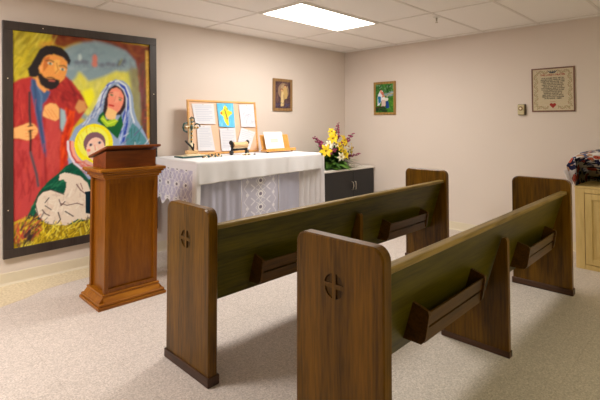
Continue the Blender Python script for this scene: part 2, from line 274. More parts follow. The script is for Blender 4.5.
PAINT=[('p',(213,191,48),[(-0.051,1.912),(1.312,2.139),(1.337,-0.383),(-0.018,-0.085)]),('n',[(126,120,28),(245,220,85),(161,137,26),(91,98,36),(255,236,113)],[(-0.029,1.848),(0.365,1.854),(0.35,1.707),(0.192,1.6),(0.133,1.455),(-0.014,1.377)],90,0.081,0.0081,60,12),('n',[(115,109,29),(149,131,38)],[(-0.029,1.848),(0.266,1.875),(-0.014,1.411)],22,0.198,0.0054,62,4),('n',[(209,110,49),(219,145,59)],[(0.158,1.772),(0.365,1.817),(0.35,1.743),(0.206,1.707)],14,0.054,0.0126,30,30),('p',(129,57,33),[(0.283,1.851),(0.607,1.86),(0.992,1.842),(1.226,1.83),(1.248,0.768),(1.216,0.666),(1.129,0.773),(1.11,1.488),(1.066,1.668),(0.972,1.749),(0.833,1.793),(0.681,1.813),(0.519,1.792),(0.4,1.731),(0.333,1.741)]),('n',[(163,83,40),(100,38,26),(191,123,49),(71,28,22)],[(0.332,1.831),(0.652,1.857),(1.204,1.817),(1.205,1.682),(1.098,1.692),(0.942,1.786),(0.699,1.825),(0.399,1.758)],60,0.054,0.009,-10,30),('p',(140,165,175),[(0.352,1.598),(0.4,1.712),(0.467,1.757),(0.572,1.799),(0.699,1.825),(0.832,1.803),(0.972,1.759),(1.066,1.668),(1.111,1.467),(1.124,1.181),(1.105,0.998),(0.71,0.982),(0.442,1.168)]),('p',(157,157,108),[(0.974,1.579),(1.099,1.589),(1.126,1.028),(1.001,1.029)]),('n',[(171,187,194),(121,145,157),(154,173,181)],[(0.4,1.712),(0.699,1.815),(0.972,1.749),(1.099,1.569),(0.437,1.515)],70,0.072,0.0144,10,30),('p',(221,217,98),[(0.388,1.366),(0.472,1.426),(0.54,1.523),(0.612,1.435),(0.741,1.482),(0.875,1.551),(0.995,1.54),(1.028,1.361),(0.956,1.437),(0.798,1.427),(0.707,1.221),(0.617,1.096),(0.527,1.169)]),('n',[(252,243,89),(234,222,55),(192,192,106),(254,247,137)],[(0.455,1.406),(0.54,1.505),(0.631,1.417),(0.817,1.507),(0.995,1.53),(0.997,1.4),(0.798,1.427),(0.688,1.211),(0.599,1.115)],80,0.072,0.0126,80,20),('p',(255,248,41),[(0.56,1.338),(0.649,1.38),(0.669,1.286),(0.625,1.19),(0.58,1.208)]),('n',[(113,95,89),(131,112,81),(152,145,121),(97,72,72)],[(1.015,1.623),(1.099,1.589),(1.144,1.387),(1.16,0.874),(1.105,0.998),(1.05,1.281)],45,0.108,0.0099,88,8),('b',1.8),('e',(119,129,144),0.513,1.605,0.0282,0.0202,10),('s',(128,145,157),0.0083,[(0.5,1.603),(0.496,1.557)]),('s',(128,145,157),0.0083,[(0.526,1.606),(0.526,1.559)]),('e',(119,129,144),0.556,1.618,0.0282,0.0202,10),('s',(128,145,157),0.0083,[(0.543,1.617),(0.539,1.57)]),('s',(128,145,157),0.0083,[(0.57,1.62),(0.57,1.573)]),('e',(119,129,144),0.592,1.612,0.0282,0.0202,10),('s',(128,145,157),0.0083,[(0.579,1.611),(0.575,1.564)]),('s',(128,145,157),0.0083,[(0.606,1.614),(0.606,1.566)]),('e',(119,129,144),0.674,1.611,0.0282,0.0202,10),('s',(128,145,157),0.0083,[(0.66,1.609),(0.656,1.561)]),('s',(128,145,157),0.0083,[(0.688,1.612),(0.688,1.564)]),('e',(119,129,144),0.739,1.597,0.0282,0.0202,10),('s',(128,145,157),0.0083,[(0.725,1.596),(0.721,1.548)]),('s',(128,145,157),0.0083,[(0.753,1.599),(0.754,1.55)]),('e',(119,129,144),0.796,1.612,0.0282,0.0202,10),('s',(128,145,157),0.0083,[(0.782,1.611),(0.778,1.562)]),('s',(128,145,157),0.0083,[(0.811,1.614),(0.811,1.565)]),('e',(119,129,144),0.845,1.607,0.0282,0.0202,10),('s',(128,145,157),0.0083,[(0.83,1.606),(0.826,1.556)]),('s',(128,145,157),0.0083,[(0.859,1.608),(0.86,1.559)]),('e',(119,129,144),0.904,1.612,0.0282,0.0202,10),('s',(128,145,157),0.0083,[(0.889,1.611),(0.884,1.561)]),('s',(128,145,157),0.0083,[(0.919,1.614),(0.919,1.564)]),('e',(119,129,144),0.953,1.647,0.0282,0.0202,10),('s',(128,145,157),0.0083,[(0.938,1.646),(0.934,1.595)]),('s',(128,145,157),0.0083,[(0.969,1.648),(0.969,1.598)]),('e',(198,217,217),0.538,1.654,0.0158,0.0322,0),('e',(218,131,113),0.673,1.649,0.0229,0.046,0),('e',(218,131,113),0.669,1.601,0.0264,0.0276,0),('s',(95,105,115),0.0101,[(0.884,1.591),(0.903,1.652),(0.923,1.634)]),('s',(95,105,115),0.0101,[(0.963,1.678),(0.934,1.615),(0.954,1.597)]),('s',(160,160,49),0.0092,[(0.933,1.675),(0.904,1.612)]),('b',0.7),('p',(110,69,57),[(1.109,1.631),(1.173,1.679),(1.204,0.77),(1.15,0.772)]),('p',(213,169,70),[(1.177,1.783),(1.215,1.777),(1.242,0.252),(1.198,0.258)]),('n',[(245,202,91),(162,101,39)],[(1.177,1.783),(1.215,1.777),(1.234,1.08),(1.19,1.079)],30,0.027,0.0081,5,10),('n',[(239,91,48),(255,155,81),(189,41,23)],[(1.167,1.234),(1.221,1.235),(1.241,0.355),(1.176,0.363)],40,0.036,0.009,30,30),('n',[(163,65,52),(93,49,56),(132,76,89)],[(1.099,1.589),(1.173,1.637),(1.193,0.771),(1.129,0.773)],36,0.108,0.0099,89,6),('b',0.5),('n',[(93,86,19),(58,52,15),(255,239,101),(255,254,112),(128,91,17)],[(-0.029,1.848),(0.348,1.851),(0.317,1.757),(0.191,1.635),(0.133,1.455),(-0.014,1.377)],70,0.09,0.0054,60,8),('p',(187,54,52),[(-0.021,1.377),(0.058,1.433),(0.14,1.456),(0.274,1.377),(0.337,1.489),(0.403,1.485),(0.472,1.426),(0.561,1.301),(0.607,1.19),(0.546,1.096),(0.478,1.003),(0.437,0.877),(0.431,0.732),(0.483,0.638),(0.383,0.591),(0.271,0.513),(0.195,0.4),(0.136,0.271),(0.02,0.221),(-0.016,0.227)]),('p',(202,72,72),[(-0.006,0.907),(0.234,0.901),(0.256,0.462),(0.165,0.369),(0.122,0.256),(0.013,0.239)]),('p',(205,74,72),[(0.246,1.146),(0.376,1.058),(0.365,0.718),(0.35,0.612),(0.271,0.531),(0.243,0.813)]),('n',[(165,39,41),(215,80,67),(192,63,63),(153,30,36)],[(-0.013,1.36),(0.118,1.42),(0.247,1.076),(0.241,0.464),(0.019,0.288)],80,0.126,0.0108,86,10),('n',[(204,74,68),(214,91,79),(181,54,54)],[(0.247,1.058),(0.36,1.04),(0.366,0.629),(0.255,0.532)],40,0.108,0.0108,88,10),('n',[(130,29,37),(165,41,41),(210,74,62),(106,26,38)],[(0.276,1.271),(0.338,1.417),(0.404,1.467),(0.49,1.39),(0.561,1.282),(0.459,1.15),(0.407,1.258),(0.342,1.184)],60,0.072,0.0117,-55,20),('p',(223,63,26),[(0.408,1.185),(0.493,1.15),(0.478,1.003),(0.429,0.859),(0.423,0.714),(0.366,0.611),(0.363,0.807),(0.385,1.004)]),('n',[(251,97,36),(195,41,22),(165,30,30)],[(0.408,1.167),(0.493,1.132),(0.429,0.859),(0.399,0.644),(0.372,0.807)],40,0.081,0.0108,75,15),('p',(223,155,94),[(0.526,1.262),(0.579,1.245),(0.598,1.171),(0.528,1.132),(0.493,1.187)]),('p',(164,192,201),[(0.366,1.184),(0.408,1.158),(0.418,1.076),(0.386,0.968),(0.369,1.004)]),('s',(57,45,57),0.0074,[(0.366,1.184),(0.365,1.004),(0.386,0.95)]),('p',(70,98,143),[(0.141,1.439),(0.179,1.424),(0.227,1.374),(0.291,1.325),(0.26,1.252),(0.229,1.216),(0.223,1.076),(0.246,0.9),(0.256,0.742),(0.228,0.796),(0.193,1.006),(0.159,1.214),(0.134,1.352)]),('s',(38,50,87),0.0074,[(0.164,1.423),(0.179,1.215),(0.217,0.971),(0.244,0.76)]),('s',(119,156,193),0.0064,[(0.179,1.407),(0.22,1.286),(0.214,1.163)]),('s',(130,25,31),0.0092,[(0.243,0.795),(0.25,0.332)]),('b',0.9),('n',[(130,19,27),(232,85,78)],[(-0.013,1.327),(0.119,1.385),(0.233,0.988),(0.24,0.508),(0.033,0.319)],22,0.144,0.0054,86,8),('p',(252,156,57),[(0.171,1.441),(0.211,1.391),(0.275,1.333),(0.29,1.36),(0.242,1.393),(0.201,1.478)]),('p',(243,169,93),[(0.167,1.458),(0.21,1.461),(0.274,1.368),(0.243,1.314),(0.188,1.372)]),('p',(44,37,39),[(0.125,1.455),(0.113,1.523),(0.139,1.56),(0.168,1.624),(0.206,1.699),(0.253,1.735),(0.317,1.743),(0.383,1.729),(0.434,1.68),(0.461,1.618),(0.444,1.571),(0.401,1.64),(0.318,1.667),(0.239,1.605),(0.209,1.496),(0.179,1.45)]),('p',(246,165,83),[(0.201,1.513),(0.216,1.567),(0.238,1.623),(0.27,1.653),(0.326,1.663),(0.384,1.647),(0.427,1.606),(0.432,1.551),(0.42,1.495),(0.404,1.448),(0.355,1.4),(0.274,1.404),(0.217,1.462)]),('p',(255,195,103),[(0.319,1.613),(0.368,1.618),(0.361,1.509),(0.329,1.479)]),('p',(214,122,60),[(0.238,1.623),(0.286,1.645),(0.271,1.555),(0.233,1.498)]),('p',(44,37,39),[(0.186,1.477),(0.217,1.488),(0.241,1.455),(0.273,1.439),(0.321,1.443),(0.362,1.437),(0.363,1.4),(0.339,1.363),(0.299,1.343),(0.25,1.358),(0.211,1.391)]),('s',(44,37,39),0.011,[(0.265,1.452),(0.297,1.454),(0.321,1.447)]),('s',(213,109,90),0.012,[(0.281,1.427),(0.322,1.425)]),('s',(69,57,44),0.0074,[(0.255,1.602),(0.287,1.61),(0.319,1.595)]),('s',(69,57,44),0.0074,[(0.361,1.563),(0.402,1.567),(0.428,1.546)]),('e',(239,239,209),0.287,1.579,0.0211,0.011,-15),('e',(88,113,101),0.289,1.578,0.0114,0.012,0),('e',(239,239,209),0.39,1.534,0.0194,0.011,-10),('e',(88,113,101),0.39,1.533,0.0114,0.012,0),('s',(208,116,60),0.0083,[(0.34,1.588),(0.353,1.526),(0.329,1.493)]),('e',(252,178,104),0.212,1.532,0.0123,0.0258,0),('p',(255,187,115),[(-0.007,1.008),(0.065,1.033),(0.124,1.058),(0.162,1.041),(0.186,1.006),(0.186,0.963),(0.156,0.92),(0.111,0.904),(0.052,0.923),(-0.006,0.924)]),('s',(220,110,60),0.0046,[(0.094,1.024),(0.178,1.028)]),('s',(220,110,60),0.0046,[(0.095,0.994),(0.178,0.997)]),('s',(220,110,60),0.0046,[(0.095,0.964),(0.179,0.967)]),('s',(220,110,60),0.0046,[(0.096,0.939),(0.179,0.941)]),('s',(64,54,59),0.0184,[(0.127,1.317),(0.126,1.161),(0.132,1.041)]),('s',(35,28,30),0.0166,[(0.131,0.989),(0.134,0.903),(0.132,0.801)]),('s',(92,82,90),0.0202,[(0.132,0.801),(0.152,0.714),(0.177,0.609),(0.19,0.504)]),('s',(24,19,21),0.011,[(0.117,1.024),(0.147,1.032)]),('s',(24,19,21),0.0092,[(0.118,0.981),(0.148,0.989)]),('p',(255,189,115),[(0.23,1.146),(0.245,1.199),(0.284,1.227),(0.333,1.219),(0.358,1.184),(0.359,1.085),(0.327,1.067),(0.262,1.094),(0.231,1.111)]),('s',(237,132,71),0.0055,[(0.238,1.172),(0.286,1.094)]),('s',(237,132,71),0.0055,[(0.265,1.173),(0.314,1.094)]),('s',(237,132,71),0.0055,[(0.293,1.174),(0.343,1.094)]),('p',(153,175,210),[(0.495,1.003),(0.599,1.077),(0.652,1.153),(0.697,1.249),(0.733,1.346),(0.798,1.427),(0.866,1.466),(0.945,1.456),(1.007,1.4),(1.039,1.301),(1.051,1.16),(1.083,1.059),(1.148,0.956),(1.214,0.811),(1.235,-0.156),(0.509,-0.02),(0.431,0.714),(0.445,0.895)]),('p',(237,246,253),[(0.547,1.021),(0.617,1.096),(0.67,1.191),(0.715,1.307),(0.78,1.397),(0.827,1.419),(0.743,1.289),(0.716,1.192),(0.671,1.115),(0.6,1.04)]),('n',[(215,227,240),(107,138,200),(249,252,255),(86,110,178)],[(0.564,1.04),(0.688,1.22),(0.742,1.347),(0.818,1.419),(0.743,1.27),(0.708,1.135),(0.636,1.058)],40,0.09,0.009,58,10),('p',(49,29,37),[(0.745,1.155),(0.762,1.271),(0.799,1.369),(0.857,1.411),(0.916,1.395),(0.967,1.318),(0.969,1.198),(0.919,1.118),(0.746,1.097)]),('p',(33,69,187),[(0.896,1.433),(0.966,1.398),(0.998,1.299),(1.0,1.119),(0.981,0.999),(0.952,0.86),(0.913,0.822),(0.911,0.999),(0.939,1.118),(0.979,1.218),(0.967,1.318)]),('s',(249,255,255),0.0101,[(0.818,1.438),(0.896,1.453),(0.966,1.408),(1.008,1.31),(1.02,1.139),(1.052,1.039)]),('s',(249,255,255),0.0083,[(0.886,1.413),(0.946,1.367),(0.978,1.278),(0.969,1.138),(0.941,1.019),(0.912,0.862)]),('s',(29,54,165),0.011,[(0.799,1.408),(0.743,1.308),(0.716,1.192)]),('s',(50,87,210),0.0101,[(0.856,1.446),(0.78,1.402)]),('n',[(50,93,204),(209,227,252),(17,54,165),(152,183,232)],[(0.91,1.078),(1.0,1.159),(0.981,0.959),(0.903,0.813)],30,0.09,0.009,78,12),('b',0.5),('p',(252,153,126),[(0.791,1.272),(0.8,1.33),(0.828,1.371),(0.877,1.388),(0.916,1.365),(0.947,1.307),(0.943,1.237),(0.909,1.167),(0.87,1.127),(0.821,1.127),(0.787,1.175)]),('p',(255,207,138),[(0.792,1.194),(0.879,1.147),(0.861,1.078),(0.803,1.049),(0.764,1.116)]),('p',(255,170,139),[(0.848,1.352),(0.907,1.345),(0.888,1.236),(0.849,1.235)]),('s',(59,28,34),0.0055,[(0.8,1.33),(0.838,1.337)]),('s',(59,28,34),0.0055,[(0.898,1.29),(0.932,1.279)]),('e',(156,175,119),0.827,1.312,0.0176,0.0083,-20),('e',(45,58,45),0.829,1.312,0.0079,0.0074,0),('e',(156,175,119),0.911,1.266,0.0176,0.0083,-20),('e',(45,58,45),0.911,1.266,0.0079,0.0074,0),('s',(225,114,93),0.0055,[(0.868,1.304),(0.854,1.249)]),('s',(214,16,23),0.0156,[(0.806,1.214),(0.845,1.205)]),('p',(20,100,51),[(0.708,1.116),(0.745,1.155),(0.774,1.078),(0.881,1.059),(0.919,1.118),(0.941,1.019),(0.883,0.882),(0.804,0.962),(0.69,1.058)]),('p',(175,218,46),[(0.718,1.078),(0.745,1.116),(0.784,1.059),(0.861,1.078),(0.89,1.059),(0.852,1.01),(0.775,1.001)]),('s',(226,245,78),0.0092,[(0.736,1.087),(0.794,1.03),(0.871,1.059)]),('p',(85,146,159),[(0.962,0.88),(1.032,1.039),(1.095,0.978),(1.17,0.874),(1.215,0.77),(1.217,0.512),(0.986,0.581)]),('n',[(50,137,143),(153,184,202),(54,103,91),(232,242,250),(112,75,137)],[(0.943,0.841),(1.021,1.059),(1.127,0.957),(1.226,0.769),(1.23,0.357),(0.927,0.488)],80,0.081,0.0108,65,25),('b',0.5),('p',(13,87,64),[(0.093,0.21),(0.114,0.274),(0.157,0.37),(0.194,0.452),(0.271,0.539),(0.366,0.611),(0.415,0.661),(0.482,0.693),(0.553,0.596),(0.607,0.517),(0.829,0.477),(0.987,0.522),(1.112,0.369),(1.117,-0.134),(0.095,0.058)]),('n',[(24,110,80),(4,61,49),(9,76,58),(52,138,95)],[(0.121,0.273),(0.21,0.45),(0.416,0.643),(0.518,0.617),(0.369,0.45),(0.403,0.393),(0.212,0.294)],60,0.072,0.0126,45,15),('b',0.5),('s',(239,226,239),0.0184,[(0.843,0.681),(0.794,0.629),(0.734,0.596),(0.667,0.585),(0.6,0.596),(0.538,0.628),(0.487,0.676),(0.451,0.738),(0.432,0.807),(0.431,0.878)]),('s',(223,62,50),0.0184,[(0.823,0.697),(0.779,0.65),(0.725,0.62),(0.665,0.61),(0.605,0.62),(0.549,0.648),(0.503,0.692),(0.47,0.747),(0.453,0.809),(0.452,0.874)]),('s',(255,176,151),0.0276,[(0.807,0.709),(0.767,0.666),(0.718,0.639),(0.663,0.63),(0.608,0.638),(0.558,0.664),(0.516,0.704),(0.485,0.754),(0.47,0.811),(0.469,0.87)]),('e',(255,242,24),0.661,0.846,0.176,0.1886,0),('e',(255,255,100),0.656,0.86,0.1408,0.1472,0),('n',[(255,255,76),(242,217,8),(255,253,148)],[(0.496,0.911),(0.582,1.021),(0.728,1.02),(0.834,0.884),(0.807,0.73),(0.569,0.706)],40,0.054,0.009,0,90),('e',(136,97,111),0.666,0.851,0.1012,0.1058,0),('e',(255,210,188),0.675,0.794,0.0845,0.1104,0),('e',(255,226,203),0.657,0.775,0.044,0.0552,0),('e',(218,193,193),0.629,0.838,0.0194,0.0138,0),('e',(56,50,75),0.629,0.837,0.0106,0.0129,0),('e',(218,193,193),0.711,0.854,0.0194,0.0138,0),('e',(56,50,75),0.711,0.853,0.0106,0.0129,0),('s',(236,131,106),0.0074,[(0.666,0.832),(0.671,0.784)]),('s',(223,51,51),0.0138,[(0.649,0.748),(0.69,0.75)]),('e',(255,141,117),0.612,0.787,0.0158,0.0138,0),('p',(231,182,170),[(0.517,0.672),(0.57,0.613),(0.643,0.533),(0.754,0.465),(0.926,0.527),(0.925,0.625),(0.789,0.654),(0.677,0.642),(0.587,0.704)]),('n',[(251,226,226),(221,85,73),(245,165,140),(185,74,87)],[(0.516,0.709),(0.677,0.642),(0.866,0.649),(0.887,0.53),(0.698,0.49),(0.571,0.576)],50,0.072,0.0108,-30,20),('b',0.4),('p',(243,226,206),[(0.173,0.36),(0.187,0.409),(0.225,0.448),(0.288,0.459),(0.353,0.425),(0.394,0.407),(0.41,0.446),(0.417,0.508),(0.392,0.537),(0.355,0.536),(0.359,0.585),(0.4,0.599),(0.45,0.586),(0.536,0.551),(0.598,0.481),(0.636,0.374),(0.648,0.121),(0.507,0.162),(0.407,0.115),(0.325,0.138),(0.245,0.168),(0.19,0.237),(0.17,0.3)]),('n',[(255,244,227),(218,197,178),(235,211,188)],[(0.195,0.383),(0.288,0.441),(0.386,0.386),(0.537,0.487),(0.609,0.331),(0.611,0.183),(0.39,0.145),(0.213,0.242)],60,0.063,0.0117,20,50),('b',0.5),('s',(69,51,51),0.0064,[(0.173,0.36),(0.187,0.409),(0.225,0.448),(0.288,0.459),(0.353,0.425),(0.394,0.403)]),('s',(69,51,51),0.0064,[(0.17,0.343),(0.19,0.237),(0.245,0.168),(0.325,0.138),(0.39,0.127)]),('s',(93,56,49),0.0083,[(0.22,0.293),(0.244,0.255),(0.276,0.233)]),('s',(58,40,40),0.0074,[(0.243,0.325),(0.291,0.283)]),('s',(58,40,40),0.0092,[(0.347,0.249),(0.365,0.184),(0.341,0.153)]),('s',(115,72,60),0.0074,[(0.371,0.325),(0.42,0.301),(0.505,0.308),(0.557,0.283)]),('s',(58,40,40),0.0092,[(0.405,0.249),(0.472,0.194)]),('s',(127,71,65),0.0092,[(0.502,0.481),(0.538,0.423),(0.573,0.391)]),('s',(161,99,87),0.0074,[(0.537,0.487),(0.555,0.43)]),('s',(58,40,40),0.0074,[(0.273,0.39),(0.242,0.351)]),('s',(92,55,55),0.0074,[(0.354,0.363),(0.371,0.307),(0.403,0.339)]),('p',(8,38,50),[(0.577,0.404),(0.635,0.402),(0.638,0.179),(0.58,0.206)]),('b',0.3),('p',(191,162,29),[(-0.015,0.194),(0.107,0.224),(0.214,0.191),(0.309,0.14),(0.423,0.121),(0.63,0.143),(1.011,0.162),(1.275,0.197),(1.279,-0.113),(-0.01,-0.103)]),('n',[(248,220,43),(139,114,22),(93,68,31),(224,193,45),(255,243,101),(58,46,27)],[(0.007,0.141),(0.137,0.237),(0.373,0.13),(0.63,0.143),(1.221,0.173),(1.244,0.026),(0.024,-0.012)],380,0.081,0.0099,75,30),('n',[(210,74,62),(220,121,72),(58,33,58),(224,193,45),(128,54,54)],[(0.005,0.24),(0.198,0.245),(0.215,0.104),(0.023,0.022)],60,0.108,0.0117,60,25),('n',[(69,44,69),(58,46,33)],[(0.064,0.181),(0.138,0.186),(0.148,0.048),(0.081,0.035)],16,0.063,0.018,60,20),('b',0.4)]

# ---------------------------------------------------------------- palette
M = {}
M['wall'] = plain('cream wall paint', (226, 213, 203), .75, var=.015, scale=3, bump=.05, spec=.2)
M['tile'] = plain('acoustic ceiling tile', (252, 247, 244), .9, var=.04, scale=160, bump=.4, spec=.1)
M['grid'] = plain('white ceiling grid metal', (236, 230, 225), .5, var=.02)
M['base'] = plain('beige vinyl cove base', (226, 214, 190), .5, var=.03)
M['light_frame'] = plain('white enamel', (235, 232, 225), .4, var=.02)
M['diffuser'] = emis('lit prismatic diffuser', (255, 246, 232), 9)
M['oak_v'] = wood('dark stained oak upright grain', (60, 38, 0), (120, 80, 6), 'z', .28, coat=.07, spec=.18)
M['oak_h'] = wood('dark stained dim-lit oak lengthwise grain', (48, 42, 0), (94, 84, 6), 'x', .35, coat=.07, spec=.25)  # same oak, greener: dim olive light on the backs mixed into the colour
M['oak_cap'] = wood('worn top-lit oak cap rail', (86, 70, 24), (150, 124, 66), 'x', .4, coat=.1, spec=.3, contrast=1.5)  # paler oak: wear plus ceiling light painted into the tone
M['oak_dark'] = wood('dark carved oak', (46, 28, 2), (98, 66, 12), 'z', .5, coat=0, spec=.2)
M['oak_shoe'] = wood('dark brown shoe moulding', (44, 26, 14), (80, 50, 30), 'y', .4, coat=.1, spec=.3)
M['oak_rack'] = wood('dark oak rack board', (44, 24, 2), (98, 62, 10), 'x', .35, coat=.1, spec=.3)
M['cherry_v'] = wood('orange brown lectern wood', (112, 58, 0), (152, 90, 6), 'z', .35, coat=.12, spec=.3, streak=9)
M['cherry_h'] = wood('orange brown lectern moulding', (124, 66, 4), (178, 112, 22), 'x', .35, coat=.12, spec=.3, streak=9)
M['cherry_top'] = wood('red brown lectern desk wood', (98, 42, 4), (140, 70, 14), 'x', .35, coat=.15, spec=.3, streak=9)
M['pine_v'] = wood('pale pine upright grain', (204, 172, 108), (226, 198, 136), 'z', .5, coat=.1, streak=8)
M['pine_h'] = wood('pale pine', (204, 172, 108), (224, 196, 134), 'y', .5, coat=.1, streak=8)
M['board_frame'] = wood('light oak frame', (204, 146, 78), (232, 182, 116), 'x', .5, coat=.1)
M['cork'] = plain('pinkish cork', (228, 190, 160), .9, var=.12, scale=120)
M['paper'] = plain('white paper', (222, 221, 225), .8, var=.01)
M['stand_wood'] = wood('honey bamboo', (206, 138, 56), (236, 176, 92), 'z', .45, coat=.2)
M['frame_dark'] = wood('near black painted frame', (40, 30, 27), (60, 48, 43), 'z', .45, coat=.2)
M['canvas'] = painted('oil paint on canvas', .5, coat=0)
M['print'] = painted('picture print', .5)
M['white_cloth'] = cloth('white table linen', (240, 238, 240), .15)
M['sheer'] = cloth('lavender grey sheer cloth', (206, 206, 226), .3)
M['sheer_white'] = cloth('white sheer drape', (232, 228, 232), .3)
M['lace'] = painted('white lace', .9, alpha=True)
M['black_lam'] = plain('black laminate', (26, 25, 26), .5, var=.05)
M['white_top'] = plain('white laminate top', (236, 230, 222), .4, var=.02)
M['steel'] = plain('brushed nickel', (200, 190, 175), .3, metal=1)
M['gold'] = wood('gilt picture moulding', (122, 88, 34), (182, 142, 70), 'z', .4, coat=.2, streak=40)
M['bronze'] = wood('brown gilt moulding', (112, 80, 44), (168, 130, 82), 'z', .4, coat=.2, streak=40)
M['brown_frame'] = wood('thin brown frame', (96, 58, 42), (136, 90, 68), 'z', .5, streak=30)
M['linen'] = plain('aged cream linen', (206, 190, 160), .9, var=.05, scale=90)
M['ink'] = plain('dark stitched thread', (62, 58, 56), .9)
M['red'] = plain('red thread', (160, 50, 42), .9)
M['vine'] = plain('olive thread', (160, 146, 112), .9)
M['beige'] = plain('beige plastic', (206, 192, 150), .5)
M['beige_dark'] = plain('dark plastic side', (86, 72, 56), .5)
M['teal'] = plain('dark green enamel', (22, 74, 70), .3, coat=.4)
M['black'] = plain('black', (26, 24, 24), .4)
M['amber'] = plain('gold beads', (190, 142, 60), .35, coat=.5)
M['ivory'] = plain('ivory', (236, 222, 190), .5)
M['tan'] = plain('tan brocade', (216, 178, 130), .8, var=.1, scale=60)
M['leaf'] = plain('green leaf', (92, 136, 52), .5, var=.35, scale=25)
M['leaf_dark'] = plain('dark green leaf', (60, 100, 40), .5, var=.3, scale=25)
M['yellow'] = plain('yellow petals', (240, 208, 32), .6, var=.08)
M['white_petal'] = plain('cream petals', (244, 236, 206), .6, var=.05)
M['magenta'] = plain('magenta petals', (160, 58, 100), .6, var=.25, scale=60)
M['basket'] = plain('woven basket', (92, 104, 50), .8, var=.2)
M['metal_dark'] = plain('grey metal leg', (90, 90, 92), .4, metal=.8)

def floor_mat():
    m, t, b = nt('speckled vinyl floor tile')
    tc = N(t, 'ShaderNodeTexCoord')
    v = N(t, 'ShaderNodeTexVoronoi'); v.inputs['Scale'].default_value = 95
    n1 = N(t, 'ShaderNodeTexNoise'); n1.inputs['Scale'].default_value = 115; n1.inputs['Detail'].default_value = 4; n1.inputs['Roughness'].default_value = .75
    n3 = N(t, 'ShaderNodeTexNoise'); n3.inputs['Scale'].default_value = 1.3; n3.inputs['Detail'].default_value = 2
    for n_ in (v, n1, n3): t.links.new(tc.outputs['Object'], n_.inputs['Vector'])
    cr = N(t, 'ShaderNodeValToRGB'); e = cr.color_ramp.elements
    e[0].position = .36; e[0].color = (*lin((178, 164, 154)), 1); e[1].position = .62; e[1].color = (*lin((224, 214, 208)), 1)
    k = e.new(.48); k.color = (*lin((208, 196, 188)), 1)
    t.links.new(n1.outputs['Fac'], cr.inputs['Fac'])
    # per chip tint
    hs = N(t, 'ShaderNodeSeparateColor'); t.links.new(v.outputs['Color'], hs.inputs[0])
    mr = N(t, 'ShaderNodeMapRange'); mr.inputs['To Min'].default_value = .86; mr.inputs['To Max'].default_value = 1.1
    t.links.new(hs.outputs[0], mr.inputs['Value'])
    mu = N(t, 'ShaderNodeMix', data_type='RGBA', blend_type='MULTIPLY'); mu.inputs['Factor'].default_value = 1
    t.links.new(cr.outputs['Color'], mu.inputs['A']); t.links.new(mr.outputs[0], mu.inputs['B'])
    # square tile joints every 12 inches
    br = N(t, 'ShaderNodeTexBrick'); br.offset = 0; br.inputs['Scale'].default_value = 1
    br.inputs['Brick Width'].default_value = .305; br.inputs['Row Height'].default_value = .305; br.inputs['Mortar Size'].default_value = .0012
    br.inputs['Color1'].default_value = (1, 1, 1, 1); br.inputs['Color2'].default_value = (.965, .965, .96, 1); br.inputs['Mortar'].default_value = (.8, .78, .75, 1)
    t.links.new(tc.outputs['Object'], br.inputs['Vector'])
    m2 = N(t, 'ShaderNodeMix', data_type='RGBA', blend_type='MULTIPLY'); m2.inputs['Factor'].default_value = 1
    t.links.new(mu.outputs['Result'], m2.inputs['A']); t.links.new(br.outputs['Color'], m2.inputs['B'])
    t.links.new(m2.outputs['Result'], b.inputs['Base Color'])
    r = N(t, 'ShaderNodeMapRange'); r.inputs['To Min'].default_value = .42; r.inputs['To Max'].default_value = .6
    t.links.new(n3.outputs['Fac'], r.inputs['Value']); t.links.new(r.outputs[0], b.inputs['Roughness'])
    b.inputs['Specular IOR Level'].default_value = .4
    return m
M['floor'] = floor_mat()
def yellower():
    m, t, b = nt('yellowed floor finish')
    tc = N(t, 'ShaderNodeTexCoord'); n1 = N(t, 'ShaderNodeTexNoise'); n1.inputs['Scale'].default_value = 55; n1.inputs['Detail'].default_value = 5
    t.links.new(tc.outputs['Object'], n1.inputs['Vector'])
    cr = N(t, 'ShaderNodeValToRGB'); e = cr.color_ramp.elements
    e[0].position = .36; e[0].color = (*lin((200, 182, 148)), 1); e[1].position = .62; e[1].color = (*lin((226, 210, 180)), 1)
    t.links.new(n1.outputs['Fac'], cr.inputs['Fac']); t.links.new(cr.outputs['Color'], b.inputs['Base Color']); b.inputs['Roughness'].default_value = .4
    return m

# ---------------------------------------------------------------- room
XL, YF = -8.2, -7.4
MB().box(XL, 0, YF, 0, -.1, 0).build('floor', M['floor'])['kind'] = 'structure'
MB().box(XL-.1, .1, 0, .12, -.1, CEIL+.1).build('wall_back', M['wall'])['kind'] = 'structure'
MB().box(0, .12, YF-.1, 0, -.1, CEIL+.1).build('wall_right', M['wall'])['kind'] = 'structure'
MB().box(XL-.12, XL, YF-.1, 0, -.1, CEIL+.1).build('wall_left', M['wall'])['kind'] = 'structure'
MB().box(XL-.1, .1, YF-.12, YF, -.1, CEIL+.1).build('wall_front', M['wall'])['kind'] = 'structure'
mb = MB(); mb.box(XL, 0, YF, 0, CEIL+.006, CEIL+.1, mi=0)
k = 0
x = GX - 5*TX
while x < 0:
    if x > XL: mb.box(x-.012, x+.012, YF, 0, CEIL, CEIL+.007, mi=1)
    x += TX
y = GY + TY
while y > YF:
    mb.box(XL, 0, y-.012, y+.012, CEIL+.0004, CEIL+.0074, mi=1); y -= TY
mb.box(XL, 0, -.022, 0, CEIL, CEIL+.0068, mi=1); mb.box(-.022, 0, YF, 0, CEIL+.0002, CEIL+.007, mi=1)
mb.build('ceiling', [M['tile'], M['grid']])['kind'] = 'structure'
def cove(name, pts, M_):
    mb = MB(); mb.prism(pts[0], pts[1], pts[2], pts[3]); o = mb.build(name, M_); o['kind'] = 'structure'; return o
pf = [(0, .0), (-.016, .0), (-.012, .006), (-.006, .018), (-.004, .095), (-.002, .101), (0, .101)]
